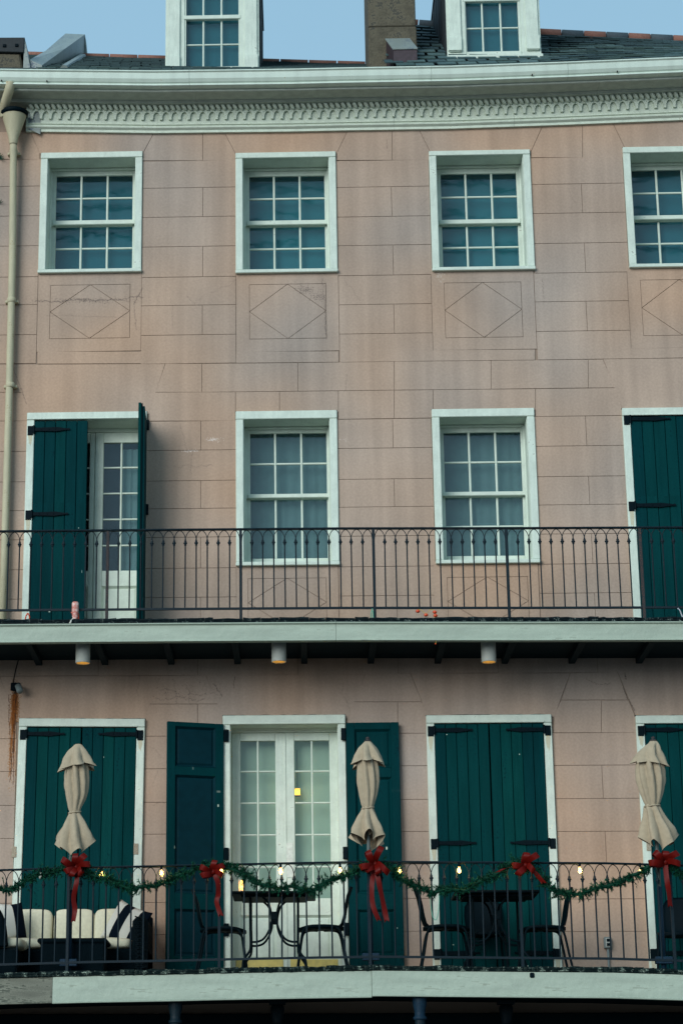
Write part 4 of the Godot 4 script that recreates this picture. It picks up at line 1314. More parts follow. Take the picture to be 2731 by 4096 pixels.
func upper_balcony():
	var b := thing("balcony", "upper balcony with pale fascia and thin rust-flecked iron railing", "balcony")
	edging(b, UPPER, 1.1, 0.052, [M.tar])
	var g := Geo.new()
	var x0: float = UPPER[0].x
	var x1: float = UPPER[UPPER.size() - 1].x
	g.sweep([Vector2(-1.13, -0.01), Vector2(-0.02, -0.01), Vector2(-0.02, -0.05), Vector2(-1.13, -0.05)], UPPER)
	put(b, "floor", g, M.weathered_wood)
	var joints := [x0, 0.371, x1]
	for k in 2:
		var f := Geo.new()
		f.sweep([Vector2(-0.06, -0.052), Vector2(0.03, -0.052), Vector2(0.036, -0.058), Vector2(0.034, -0.066), Vector2(0.018, -0.072), Vector2(0.014, -0.08), Vector2(0.014, -0.232), Vector2(0.022, -0.236), Vector2(0.022, -0.246), Vector2(-0.06, -0.248)], stretch(UPPER, joints[k] + 0.0015, joints[k + 1] - 0.0015))
		put(b, "fascia", f, M.fascia_paint)
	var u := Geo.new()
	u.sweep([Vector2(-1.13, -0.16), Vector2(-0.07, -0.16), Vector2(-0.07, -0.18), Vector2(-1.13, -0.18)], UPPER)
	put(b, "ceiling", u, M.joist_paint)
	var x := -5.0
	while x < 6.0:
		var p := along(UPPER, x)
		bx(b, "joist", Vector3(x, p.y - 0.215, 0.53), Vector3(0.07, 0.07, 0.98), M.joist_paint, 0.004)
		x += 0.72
	railing(b, UPPER, 1.03, 0.121, 0.982, [-4.841, -3.426, -2.022, -0.616, 0.781, 2.176, 3.571, 4.959], 12, 0.0075, [2, 6])

func lower_balcony():
	var b := thing("balcony", "lower balcony hung with garland, its wide fascia patched in three boards", "balcony")
	edging(b, LOWER, 1.6, 0.05, [M.tar_mossy])
	var g := Geo.new()
	g.sweep([Vector2(-1.62, -0.01), Vector2(-0.02, -0.01), Vector2(-0.02, -0.05), Vector2(-1.62, -0.05)], LOWER)
	put(b, "floor", g, M.weathered_wood)
	var x0: float = LOWER[0].x
	var x1: float = LOWER[LOWER.size() - 1].x
	var joints := [x0, -2.445, 0.654, x1]
	for k in 3:
		var f := Geo.new()
		var out := [0.008, 0.012, 0.02][k] as float
		var drop := [0.298, 0.304, 0.293][k] as float
		f.sweep([Vector2(-0.05, -0.052), Vector2(out, -0.052), Vector2(out, -drop + 0.02), Vector2(out + 0.008, -drop + 0.014), Vector2(out + 0.006, -drop), Vector2(-0.05, -drop)], stretch(LOWER, joints[k] + 0.002, joints[k + 1] - 0.002))
		var o := put(b, "fascia", f, [M.weathered_wood, M.fascia_paint, M.fascia_paint][k])
		if k == 0: o.set_meta("label", "bare weathered end of the fascia")
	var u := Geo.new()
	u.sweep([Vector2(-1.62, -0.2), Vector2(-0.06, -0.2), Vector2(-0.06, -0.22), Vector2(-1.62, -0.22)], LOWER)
	put(b, "ceiling", u, M.porch_shade)  # near-black tone paints the porch shade into the ceiling
	bx(b, "vent_plug", Vector3(2.2, 3.568, 1.62), Vector3(0.045, 0.05, 0.03), M.iron_black, 0.01)
	railing(b, LOWER, 1.5, 0.093, 1.013, [-3.806, -2.318, -0.826, 0.649, 2.127, 3.598, 5.065], 12, 0.0085, [])

func porch():
	# added near-black cladding painting the shade under the lower balcony, and its iron columns
	var s := holder(house, "shaded_front")
	bx(s, "shade_cladding", Vector3(0.5, 1.62, 0.03), Vector3(12.0, 2.9, 0.05), M.porch_shade, 0.01)
	bx(s, "beam", Vector3(0.5, 3.2, 0.05), Vector3(12.0, 0.24, 0.09), M.porch_shade, 0.01)
	for k in 4:
		var at: Vector3 = [Vector3(-1.255, 3.219, 1.45), Vector3(1.117, 3.209, 1.5), Vector3(-0.275, 3.267, 0.4), Vector3(2.046, 3.261, 0.4)][k]
		var y1: float = along(LOWER, at.x).y - 0.23
		var c := thing("column", ["dark iron column under the lower balcony, left of centre", "blue-grey fluted iron column under the lower balcony's fascia joint", "iron column deep in shade under the left table", "iron column deep in shade under the second table"][k], "column", Vector3(at.x, 0.14, at.z), "iron columns under the lower balcony")
		var h: float = y1 - 0.14
		var sh := Geo.new()
		sh.lathe([Vector2(0.06, 0.3), Vector2(0.052, h - 0.42), Vector2(0.05, h - 0.28)], Vector3.ZERO, 14)
		put(c, "shaft", sh, M.iron)
		var cp := Geo.new(true)
		cp.lathe([Vector2(0.05, h - 0.28), Vector2(0.066, h - 0.27), Vector2(0.066, h - 0.25), Vector2(0.052, h - 0.24), Vector2(0.052, h - 0.2), Vector2(0.068, h - 0.12), Vector2(0.07, h - 0.07), Vector2(0.058, h - 0.045)], Vector3.ZERO, 18)
		put(c, "capital", cp, M.iron_blue if k == 1 else M.iron)
		bx(c, "abacus", Vector3(0, h - 0.02, 0), Vector3(0.17, 0.04, 0.17), M.iron, 0.004)
		bx(c, "base", Vector3(0, 0.15, 0), Vector3(0.2, 0.3, 0.2), M.iron, 0.01)


# ------------------------------------------------------------------ fixtures on the wall

func fixtures():
	# drainpipe
	var d := thing("drainpipe", "cream rust-stained drainpipe with funnel hopper at the left edge", "drainpipe")
	var zp := 0.09
	var hop := Vector3(-3.274, 13.612, 0.17)
	var tip := Vector3(-3.27, 13.227, 0.12)
	var el := Geo.new(true)
	el.tube(curve([Vector3(-3.292, 13.877, 0.44), Vector3(-3.303, 13.798, 0.42), Vector3(-3.362, 13.693, 0.3), Vector3(-3.389, 13.644, 0.2), Vector3(-3.381, 13.58, 0.17)]), 0.055, 12)
	put(d, "elbow", el, M.pipe)
	var hp := Geo.new(true)
	hp.lathe([Vector2(0.045, tip.y), Vector2(0.05, tip.y + 0.02), Vector2(0.06, tip.y + 0.09), Vector2(0.14, hop.y - 0.03), Vector2(0.145, hop.y - 0.02)], Vector3(hop.x, 0, 0.16), 20)
	put(d, "hopper", hp, M.pipe)
	var rim := Geo.new(true)
	rim.lathe([Vector2(0.146, hop.y - 0.025), Vector2(0.163, hop.y - 0.01), Vector2(0.168, hop.y + 0.02), Vector2(0.155, hop.y + 0.03), Vector2(0.12, hop.y + 0.01)], Vector3(hop.x, 0, 0.16), 20)
	put(d, "hopper_rim", rim, M.iron_black)
	var foot := along(UPPER, -3.256)
	var pp := Geo.new(true)
	pp.tube([Vector3(hop.x, tip.y + 0.02, 0.16), Vector3(hop.x, tip.y - 0.08, 0.13), Vector3(-3.255, 11.783, zp), Vector3(-3.247, 10.187, zp), Vector3(-3.247, 8.508, zp), Vector3(-3.248, foot.y - 0.04, zp)], 0.041, 14)
	put(d, "pipe", pp, M.pipe)
	for p in [Vector3(-3.277, 13.158, 0.09), Vector3(-3.239, 10.265, 0.09), Vector3(-3.252, 11.298, 0.09)]:
		var cg := Geo.new(true)
		cg.lathe([Vector2(0.044, -0.03), Vector2(0.05, -0.024), Vector2(0.05, 0.024), Vector2(0.044, 0.03)], p, 14)
		put(d, "collar", cg, M.pipe)
		bx(d, "bracket", Vector3(p.x, p.y, 0.03), Vector3(0.15, 0.03, 0.06), M.pipe, 0.004)
	# security camera
	var sc := thing("security_camera", "small grey security camera on a black wall bracket", "camera", Vector3(-3.098, 6.787, 0))
	bx(sc, "wall_plate", Vector3(0, 0.02, 0.012), Vector3(0.1, 0.09, 0.024), M.iron_black, 0.006)
	var arm := Geo.new(true)
	arm.tube(curve([Vector3(0, 0.02, 0.02), Vector3(0.02, 0.03, 0.07), Vector3(0.045, 0.0, 0.1)]), 0.014, 8)
	put(sc, "arm", arm, M.iron_black)
	var body := Geo.new(true)
	body.lathe([Vector2(0.0, -0.062), Vector2(0.034, -0.06), Vector2(0.036, -0.055), Vector2(0.036, 0.03), Vector2(0.02, 0.04), Vector2(0.0, 0.042)], Vector3.ZERO, 16)
	var bo := put(sc, "body", body, M.cast_grey, Vector3(0.052, -0.015, 0.115))
	bo.rotation = Vector3(-0.55, 0, 0.35)
	var wire := Geo.new(true)
	wire.tube(curve([Vector3(-0.03, 0.05, 0.01), Vector3(0.0, 0.22, 0.008), Vector3(0.03, 0.36, 0.01), Vector3(0.02, 0.56, 0.01)]), 0.005, 5)
	put(sc, "wire", wire, M.iron_black)
	# downlights under the upper balcony
	for k in 3:
		var e: Vector3 = [Vector3(-2.286, 6.874, 0.82), Vector3(-0.225, 6.869, 0.82), Vector3(1.964, 6.848, 0.82)][k]
		var roofy: float = along(UPPER, e.x).y - 0.18
		var h: float = roofy - e.y
		var l := thing("downlight", ["lit cylinder downlight above the sofa end", "lit cylinder downlight above the French doors", "lit cylinder downlight above the second table"][k], "lamp", e, "cylinder downlights under the upper balcony")
		var can := Geo.new(true)
		can.lathe([Vector2(0.058, 0.12), Vector2(0.07, 0.006), Vector2(0.074, 0.0), Vector2(0.077, 0.004), Vector2(0.077, h)], Vector3.ZERO, 24)
		put(l, "can", can, M.lamp_can)
		var lens := Geo.new(true)
		lens.lathe([Vector2(0.0, 0.028), Vector2(0.04, 0.03), Vector2(0.066, 0.034), Vector2(0.066, 0.05), Vector2(0.0, 0.05)], Vector3.ZERO, 20)
		put(l, "lens", lens, M.lamp_glow)
		var sp := SpotLight3D.new()
		sp.light_color = rgb(255, 176, 92)
		sp.light_energy = 0.55
		sp.light_size = 0.1
		sp.spot_angle = 50.0
		sp.spot_range = 12.0
		sp.spot_attenuation = 2.0
		sp.shadow_enabled = true
		l.add_child(sp)
		sp.position = Vector3(0, 0.02, 0)
		sp.rotation_degrees = Vector3(-90, 0, 0)
	# socket by the right-hand door
	var so := thing("power_socket", "grey outdoor socket box on the wall right of the second table", "socket", Vector3(3.155, 4.034, 0))
	bx(so, "box", Vector3(0, 0, 0.03), Vector3(0.078, 0.115, 0.06), M.cast_grey, 0.006)
	bx(so, "face_plate", Vector3(0.002, 0, 0.062), Vector3(0.05, 0.09, 0.006), M.lamp_can, 0.003)
	for y in [-0.022, 0.022]:
		bx(so, "outlet", Vector3(0.002, y, 0.067), Vector3(0.03, 0.03, 0.006), M.iron_black, 0.006)
	var cd := Geo.new(true)
	var fy: float = along(LOWER, so.position.x).y - so.position.y
	cd.tube([Vector3(0.0, -0.055, 0.03), Vector3(0.0, fy - 0.01, 0.03)], 0.012, 8)
	put(so, "conduit", cd, M.cast_grey)


# ------------------------------------------------------------------ furniture on the lower balcony

func floor_at(x: float) -> float:
	return along(LOWER, x).y - 0.01

func puff(size: Vector3, flat := 0.55, dent := 0.0) -> ArrayMesh:
	# a stuffed cushion: a rounded box, fuller in the middle
	var g := Geo.new(true)
	var rows := []
	for j in 15:
		var v := -PI / 2 + PI * j / 14.0
		var row := []
		for i in 28:
			var u := TAU * i / 28.0
			var cv := signf(cos(v)) * pow(absf(cos(v)), flat)
			var sv := signf(sin(v)) * pow(absf(sin(v)), flat)
			var cu := signf(cos(u)) * pow(absf(cos(u)), 0.35)
			var su := signf(sin(u)) * pow(absf(sin(u)), 0.35)
			var p := Vector3(cv * cu * size.x / 2, cv * su * size.y / 2, sv * size.z / 2)
			var edge := 1.0 - 0.25 * absf(p.x / (size.x / 2)) * absf(p.y / (size.y / 2))
			p.z *= edge
			p.x += dent * rng.randfn() * 0.15 * absf(sin(u * 2.0))
			row.append(p)
		rows.append(row)
	g.sheet(rows, true)
	return g.done()

func make_chair(label: String, at: Vector3, turn: float, group: String) -> Node3D:
	var c := thing("bistro_chair", label, "chair", at, group)
	c.rotation.y = turn
	var m: Material = M.iron_black
	var seat := Geo.new(true)
	var rows := []
	for s in [0, 1]:
		var edge := []
		for i in 24:
			var a := TAU * i / 24
			var x := 0.235 * signf(cos(a)) * pow(absf(cos(a)), 0.75)
			var z := 0.205 * signf(sin(a)) * pow(absf(sin(a)), 0.75)
			edge.append(Vector3(x, 0.462 + 0.012 * (1.0 - pow(x / 0.235, 2.0)) - 0.014 * smoothstep(0.1, 0.235, x) - s * 0.026, -z))
		rows.append(edge)
	var topc := []
	var botc := []
	for i in 24:
		topc.append(Vector3(0, 0.474, 0))
		botc.append(Vector3(0, 0.444, 0))
	seat.sheet([botc, rows[1], rows[0], topc], true)
	put(c, "seat", seat, m)
	var back := Geo.new(true)
	var br := []
	var spine := [Vector2(-0.205, 0.462), Vector2(-0.235, 0.49), Vector2(-0.255, 0.56), Vector2(-0.272, 0.66), Vector2(-0.292, 0.76), Vector2(-0.318, 0.83), Vector2(-0.330, 0.862)]
	var half := [0.13, 0.165, 0.19, 0.20, 0.19, 0.15, 0.09]
	for side in [0, 1]:
		var grid := []
		for j in spine.size():
			var row := []
			for i in 9:
				var u := (i / 8.0 - 0.5) * 2.0
				row.append(Vector3(spine[j].x + (0.035 * (1.0 - cos(u * 1.2))) + side * 0.012, spine[j].y, u * half[j]))
			grid.append(row)
		back.sheet(grid)
		br.append(grid)
	for j in spine.size() - 1:
		for e in [0, 8]:
			back.quad(br[0][j][e], br[1][j][e], br[1][j + 1][e], br[0][j + 1][e])
	for i in 8:
		back.quad(br[0][6][i], br[0][6][i + 1], br[1][6][i + 1], br[1][6][i])
	put(c, "backrest", back, m)
	for s in [-1, 1]:
		var f := Geo.new(true)
		f.tube(curve([Vector3(0.03, 0.447, s * 0.15), Vector3(0.13, 0.446, s * 0.165), Vector3(0.185, 0.40, s * 0.175), Vector3(0.215, 0.22, s * 0.185), Vector3(0.245, 0.0, s * 0.2)], 4), 0.0125, 8)
		put(c, "leg", f, m)
		var b := Geo.new(true)
		b.tube(curve([Vector3(-0.03, 0.447, s * 0.15), Vector3(-0.14, 0.446, s * 0.165), Vector3(-0.195, 0.40, s * 0.175), Vector3(-0.235, 0.2, s * 0.185), Vector3(-0.275, 0.0, s * 0.2)], 4), 0.0125, 8)
		put(c, "leg", b, m)
	return c

func make_table(label: String, at: Vector3, h: float) -> Node3D:
	var t := thing("bistro_table", label, "table", at, "square bistro tables on the lower balcony")
	var m: Material = M.iron_black
	var top := Geo.new()
	top.box(Vector3(0, h - 0.014, 0), Vector3(0.84, 0.028, 0.66), 0.008)
	top.box(Vector3(0, h - 0.04, 0), Vector3(0.66, 0.024, 0.5), 0.004)
	put(t, "table_top", top, m)
	for sx in [-1, 1]:
		for sz in [-1, 1]:
			var g := Geo.new(true)
			g.tube(curve([Vector3(sx * 0.24, h - 0.04, sz * 0.2), Vector3(sx * 0.24, 0.5, sz * 0.2), Vector3(sx * 0.238, 0.26, sz * 0.2), Vector3(sx * 0.265, 0.19, sz * 0.21), Vector3(sx * 0.31, 0.12, sz * 0.23), Vector3(sx * 0.315, 0.0, sz * 0.24)], 5), 0.0125, 8)
			put(t, "leg", g, m)
	for sz in [-1, 1]:
		for sx in [-1, 1]:
			var g := Geo.new(true)
			g.tube(curve([Vector3(sx * 0.115, h - 0.045, sz * 0.2), Vector3(sx * 0.055, h - 0.11, sz * 0.2), Vector3(sx * 0.026, h - 0.24, sz * 0.2), Vector3(sx * 0.04, h - 0.35, sz * 0.2), Vector3(sx * 0.1, h - 0.455, sz * 0.2), Vector3(sx * 0.17, h - 0.49, sz * 0.2), Vector3(sx * 0.24, h - 0.49, sz * 0.2)], 5), 0.011, 8)
			put(t, "scroll", g, m)
		bx(t, "boss", Vector3(0, h - 0.235, sz * 0.2), Vector3(0.075, 0.085, 0.03), m, 0.006)
	return t

func stripe_cushion(label: String, at: Vector3, size: Vector3, rot: Vector3, bands: int):
	# plain front panels of alternating cloth
	var c := thing("striped_cushion", label, "cushion", at, "black and white striped cushions")
	c.rotation = rot
	var w := size.x / bands
	for k in bands:
		var g := Geo.new(true)
		for side in [1.0, -1.0]:
			var rows := []
			for j in 11:
				var v := j / 10.0 * 2.0 - 1.0
				var row := []
				for i in 7:
					var x := -size.x / 2 + w * (k + i / 6.0)
					var u := x / (size.x / 2)
					var full := pow(maxf(0.0, 1.0 - u * u), 0.45) * pow(maxf(0.0, 1.0 - v * v), 0.45)
					var ear := 1.0 + 0.07 * (u * u * v * v) - 0.03 * (1.0 - u * u)
					row.append(Vector3(x, v * size.y / 2 * ear, side * full * size.z / 2))
				rows.append(row)
			if side < 0: rows.reverse()
			g.sheet(rows)
		put(c, "stripe", g, M.stripe_white if k % 2 == 0 else M.stripe_black)

func furniture():
	# sofa against the shutters
	var fx := -2.27
	var fy := floor_at(fx)
	var s := thing("wicker_sofa", "dark wicker sofa with beige cushions in front of the closed shutters", "sofa", Vector3(fx, fy, 0.5))
	var xl := -3.035 - fx
	var xr := -1.57 - fx
	bx(s, "base", Vector3((xl + xr) / 2, 0.16, 0.0), Vector3(xr - xl, 0.28, 0.74), M.wicker, 0.02)
	bx(s, "back_frame", Vector3((xl + xr) / 2, 0.42, -0.36), Vector3(xr - xl, 0.56, 0.07), M.wicker, 0.03)
	bx(s, "arm", Vector3(xr - 0.08, 0.34, 0.0), Vector3(0.16, 0.56, 0.8), M.wicker, 0.045)
	var braid := Geo.new()
	for i in 14:
		for e in [-1, 1]:
			braid.box(Vector3(0, 0.02 + i * 0.042, 0), Vector3(0.11, 0.012, 0.014), 0.0, Basis(Vector3(0, 0, 1), e * 0.4))
	put(s, "braid", braid, M.iron_black, Vector3(xr - 0.08, 0.03, 0.405))
	var cw := (xr - 0.16 - xl) / 3
	for k in 3:
		var x := xl + cw * (k + 0.5)
		put(s, "seat_cushion", puff(Vector3(cw - 0.006, 0.70, 0.13), 0.4), M.cushion, Vector3(x, 0.355, 0.05)).rotation.x = PI / 2
		var b := put(s, "back_cushion", puff(Vector3(cw - 0.008, 0.40, 0.2), 0.42), M.cushion, Vector3(x + rng.randf_range(-0.01, 0.01), 0.56, -0.22))
		b.rotation = Vector3(-0.16, rng.randf_range(-0.03, 0.03), rng.randf_range(-0.02, 0.02))
	stripe_cushion("black and white striped cushion leaning at the sofa's right arm", Vector3(-1.818, fy + 0.57, 0.52), Vector3(0.42, 0.42, 0.13), Vector3(-0.28, -0.35, -0.42), 4)
	stripe_cushion("white cushion with black edge at the sofa's left end", Vector3(-2.981, fy + 0.60, 0.60), Vector3(0.26, 0.38, 0.12), Vector3(-0.2, 0.5, 0.1), 2)
	# armchair cut by the left edge
	var ax := -3.143
	var ay := floor_at(ax)
	var a := thing("wicker_armchair", "dark wicker armchair with beige seat cut off by the left edge", "armchair", Vector3(ax, ay, 1.0))
	bx(a, "base", Vector3(0.0, 0.15, 0.0), Vector3(0.62, 0.28, 0.66), M.wicker, 0.02)
	put(a, "seat_cushion", puff(Vector3(0.62, 0.6, 0.13), 0.4), M.cushion, Vector3(0.04, 0.35, 0.0)).rotation.x = PI / 2
	var hb := Geo.new(true)
	hb.tube(curve([Vector3(0.16, 0.3, 0.34), Vector3(0.13, 0.52, 0.34), Vector3(0.05, 0.66, 0.33), Vector3(-0.14, 0.74, 0.28), Vector3(-0.28, 0.78, 0.0)]), 0.06, 10)
	put(a, "arm", hb, M.wicker)
	bx(a, "back_frame", Vector3(-0.28, 0.5, 0.0), Vector3(0.08, 0.6, 0.66), M.wicker, 0.03)
	# low table in front of the sofa
	var lx := -2.285
	var ly := floor_at(lx)
	var l := thing("wicker_coffee_table", "low dark wicker table between the sofa and the railing", "table", Vector3(lx, ly, 1.15))
	var lw := -1.941 - -2.634
	bx(l, "table_top", Vector3(0, 0.33, 0), Vector3(lw, 0.05, 0.46), M.wicker, 0.015)
	bx(l, "skirt", Vector3(0, 0.155, 0), Vector3(lw - 0.06, 0.31, 0.42), M.wicker, 0.01)
	# bistro sets
	var t1 := Vector3(-0.292, 0, 0.85)
	t1.y = floor_at(t1.x)
	make_table("black metal table in front of the French doors", t1, 0.80)
	var t2 := Vector3(1.935, 0, 0.85)
	t2.y = floor_at(t2.x)
	make_table("black metal table in front of the closed shutters", t2, 0.80)
	var grp := "black metal bistro chairs"
	for q in [
		["black metal chair left of the French-door table, in front of the open shutter", -0.809, 0.85, 0.0],
		["black metal chair right of the French-door table, under the middle umbrella", 0.177, 0.85, PI],
		["black metal chair left of the table at the closed shutters", 1.436, 0.85, 0.0],
		["black metal chair right of the table at the closed shutters", 2.397, 0.85, PI],
		["black metal chair behind the table at the closed shutters, facing out", 1.873, 0.34, -PI / 2],
		["black metal chair behind the railing at the right edge", 3.797, 0.6, -PI / 2 - 0.3]]:
		make_chair(q[0], Vector3(q[1], floor_at(q[1]), q[2]), q[3], grp)
	# candle jar on the first table
	var cj := thing("candle_jar", "glass jar with a lit candle on the French-door table", "candle", Vector3(-0.617, t1.y + 0.801, 1.05))
	var jar := Geo.new(true)
	jar.lathe([Vector2(0.0, 0.0), Vector2(0.03, 0.0), Vector2(0.032, 0.006), Vector2(0.032, 0.11), Vector2(0.03, 0.125)], Vector3.ZERO, 16)
	put(cj, "jar", jar, M.jar_glass)
	var wax := Geo.new(true)
	wax.lathe([Vector2(0.0, 0.004), Vector2(0.027, 0.004), Vector2(0.027, 0.02), Vector2(0.0, 0.021)], Vector3.ZERO, 12)
	put(cj, "candle", wax, M.stripe_white)
	for k in 2:
		var fl := Geo.new(true)
		fl.lathe([Vector2(0.0, 0.0), Vector2(0.011, 0.008), Vector2(0.012, 0.016), Vector2(0.005, 0.03), Vector2(0.0, 0.036)], Vector3(0, 0.022 + k * 0.068, 0), 8)
		put(cj, "flame", fl, M.candle_glow)
	lit(cj, Vector3(0, 0.06, 0.0), rgb(255, 176, 80), 0.012, 0.02)
	# lantern glowing behind a door pane
	var ln := thing("lantern", "small lit yellow lantern behind a pane of the right French door", "lantern", Vector3(-0.049, 5.646, -0.33))
	bx(ln, "base", Vector3(0, 0.003, 0), Vector3(0.06, 0.006, 0.06), M.iron_black, 0.001)
	bx(ln, "light", Vector3(0, 0.04, 0), Vector3(0.05, 0.062, 0.05), M.lantern_glow, 0.004)
	bx(ln, "cap", Vector3(0, 0.078, 0), Vector3(0.066, 0.01, 0.066), M.brass, 0.002)
	for x in [-0.027, 0.0, 0.027]:
		bx(ln, "bar", Vector3(x, 0.04, 0.029), Vector3(0.005, 0.066, 0.005), M.brass, 0.0)
	var hk := Geo.new()
	hk.tube([Vector3(0, 0.08, 0), Vector3(0, 0.45, 0), Vector3(0, 0.5, 0.04)], 0.003, 5)
	put(ln, "hanger", hk, M.iron_black)
	lit(ln, Vector3(0, 0.04, 0.045), rgb(255, 200, 100), 0.01, 0.03)


# ------------------------------------------------------------------ umbrellas

func cloth(spec: Array, folds: int, phase: float, sharp: float, seed_: int, lift := 0.09, seg := 72) -> Geo:
	# spec rows from the bottom: [height, radius, x shift, fold depth, hem lift amplitude, hem phase]
	var g := Geo.new(true)
	var r := RandomNumberGenerator.new()
	r.seed = seed_
	var wob := []
	for i in folds: wob.append(r.randf_range(0.55, 1.35))
	var rows := []
	for j in spec.size():
		var q = spec[j]
		var row := []
		for i in seg:
			var a := TAU * i / seg
			var f := a / TAU * folds + phase + 0.12 * j
			var k := int(floor(f)) % folds
			var w := absf(fposmod(f, 1.0) - 0.5) * 2.0       # 1 at a crest, 0 in a valley
			var fold: float = (pow(w, sharp) - 0.5) * wob[(k + folds) % folds]
			var rad: float = q[1] * (1.0 + q[3] * fold)
			var y: float = q[0] + (lift * q[3] * fold if j == 0 else 0.0) + q[4] * sin(a + q[5]) + q[4] * 0.35 * sin(2.0 * a + q[5] * 2.0)
			row.append(Vector3(q[2] + cos(a) * rad, y, -sin(a) * rad * 0.86))
		rows.append(row)
	var fine := []
	for j in rows.size() - 1:
		for t in 4:
			var row := []
			for i in seg:
				row.append(rows[j][i].cubic_interpolate(rows[j + 1][i], rows[maxi(j - 1, 0)][i], rows[mini(j + 2, rows.size() - 1)][i], t / 4.0))
			fine.append(row)
	fine.append(rows[rows.size() - 1])
	g.sheet(fine, true)
	return g

func umbrella(label: String, pole_top: Vector3, top: float, vent: float, tie: float, hem: float, xt: float, sh: Array, seed_: int, finial: bool):
	# heights in world metres; sh: shifts in x of vent hem, body, tie, skirt; sizes
	var fy := floor_at(pole_top.x)
	var u := thing("patio_umbrella", label, "umbrella", Vector3(pole_top.x, fy, pole_top.z), "closed beige umbrellas along the railing")
	var y := func(v: float) -> float: return v - fy
	var pole := Geo.new(true)
	pole.tube([Vector3(0, 0.02, 0), Vector3(0, y.call(tie), 0), Vector3(xt, y.call(top) - 0.03, 0)], 0.019, 12)
	put(u, "pole", pole, M.pole_grey)
	var sleeve := Geo.new(true)
	sleeve.tube([Vector3(0, 0.0, 0), Vector3(0, 0.82, 0)], 0.026, 12)
	put(u, "sleeve", sleeve, M.iron_blue)
	bx(u, "clamp", Vector3(0, 0.105, 0.03), Vector3(0.17, 0.07, 0.07), M.iron_blue, 0.006)
	var T: float = y.call(top)
	var V: float = y.call(vent)
	var K: float = y.call(tie)
	var H: float = y.call(hem)
	var body := cloth([[K, sh[5] * 0.8, sh[2], 0.22, 0, 0], [K + 0.05, sh[5] * 1.0, sh[2], 0.3, 0, 0], [V - 0.66 * (V - K), sh[4] * 0.84, sh[1], 0.46, 0, 0], [V - 0.42 * (V - K), sh[4] * 0.97, sh[1], 0.56, 0, 0], [V - 0.2 * (V - K), sh[4] * 0.98, sh[1], 0.56, 0, 0], [V, sh[4] * 0.92, sh[1], 0.5, 0, 0], [V + 0.10, sh[4] * 0.7, sh[0], 0.4, 0, 0]], 8, 0.2 + seed_ * 0.37, 0.6, seed_)
	put(u, "canopy", body, M.canvas)
	var skirt := cloth([[H, sh[6], sh[3], 0.85, sh[7], sh[8]], [lerpf(H, K, 0.35), sh[6] * 0.9, sh[3] * 0.8, 0.8, sh[7] * 0.6, sh[8]], [lerpf(H, K, 0.7), sh[6] * 0.62, lerpf(sh[2], sh[3], 0.4), 0.6, sh[7] * 0.15, sh[8]], [K - 0.02, sh[5] * 0.95, sh[2], 0.28, 0, 0], [K + 0.012, sh[5] * 0.8, sh[2], 0.2, 0, 0]], 6, seed_ * 0.21, 0.7, seed_ + 3)
	put(u, "skirt", skirt, M.canvas)
	var inner := cloth([[H + 0.06, sh[6] * 0.62, sh[3] * 0.6, 0.6, sh[7] * 0.5, sh[8] + 0.5], [lerpf(H, K, 0.5), sh[6] * 0.5, sh[3] * 0.4, 0.5, 0, 0], [K - 0.03, sh[5] * 0.7, sh[2], 0.3, 0, 0]], 7, seed_ * 0.5, 1.2, seed_ + 9)
	put(u, "inner_fold", inner, M.canvas)
	var tb := Geo.new(true)
	var ring := []
	for i in 25:
		var a := TAU * i / 24
		ring.append(Vector3(sh[2] + cos(a) * sh[5] * 0.96, K + 0.008 * sin(a + 1.0), -sin(a) * sh[5] * 0.86))
	tb.tube(ring, 0.008, 6, false)
	put(u, "tie", tb, M.canvas)
	var vt := cloth([[V - 0.012, sh[9], sh[0], 0.7, 0.022, 0.8 + seed_], [lerpf(V, T, 0.3), sh[9] * 0.8, sh[0], 0.6, 0.006, 0], [lerpf(V, T, 0.65), sh[9] * 0.58, lerpf(sh[0], xt, 0.5), 0.4, 0, 0], [T - 0.03, sh[9] * 0.36, xt, 0.12, 0, 0], [T - 0.004, sh[9] * 0.2, xt, 0.0, 0, 0], [T, 0.004, xt, 0, 0, 0]], 6, seed_ * 0.3, 0.7, seed_ + 5, -0.05)
	put(u, "vent_cap", vt, M.canvas)
	if finial:
		var f := Geo.new(true)
		f.lathe([Vector2(0.034, -0.006), Vector2(0.034, 0.006), Vector2(0.014, 0.014), Vector2(0.02, 0.024), Vector2(0.02, 0.034), Vector2(0.0, 0.046)], Vector3(xt, T, 0), 14)
		put(u, "finial", f, M.rusty_iron)

func umbrellas():
	var z := 1.44
	var s := 1.0 / 230.0
	umbrella("closed beige umbrella in front of the shutters behind the sofa", Vector3(-2.307, 0, z), 5.897, 5.67, 5.203, 4.854, -2.254 - -2.307,
		[0.045, 0.045, 0.03, 0.035, 0.108, 0.062, 0.15, 0.06, 0.35, 0.155], 1, false)
	umbrella("closed beige umbrella in front of the open panelled shutter", Vector3(0.655, 0, z), 5.907, 5.685, 5.229, 4.899, 0.012,
		[0.012, 0.006, 0.0, -0.008, 0.096, 0.062, 0.135, -0.05, 0.3, 0.142], 2, true)
	umbrella("closed beige umbrella in front of the right-edge shutters", Vector3(3.497, 0, z), 5.89, 5.666, 5.233, 4.882, 3.52 - 3.497,
		[-0.03, -0.025, -0.025, 0.02, 0.122, 0.08, 0.145, 0.055, 0.1, 0.148], 4, true)


# ------------------------------------------------------------------ garland, bows, lights, beads

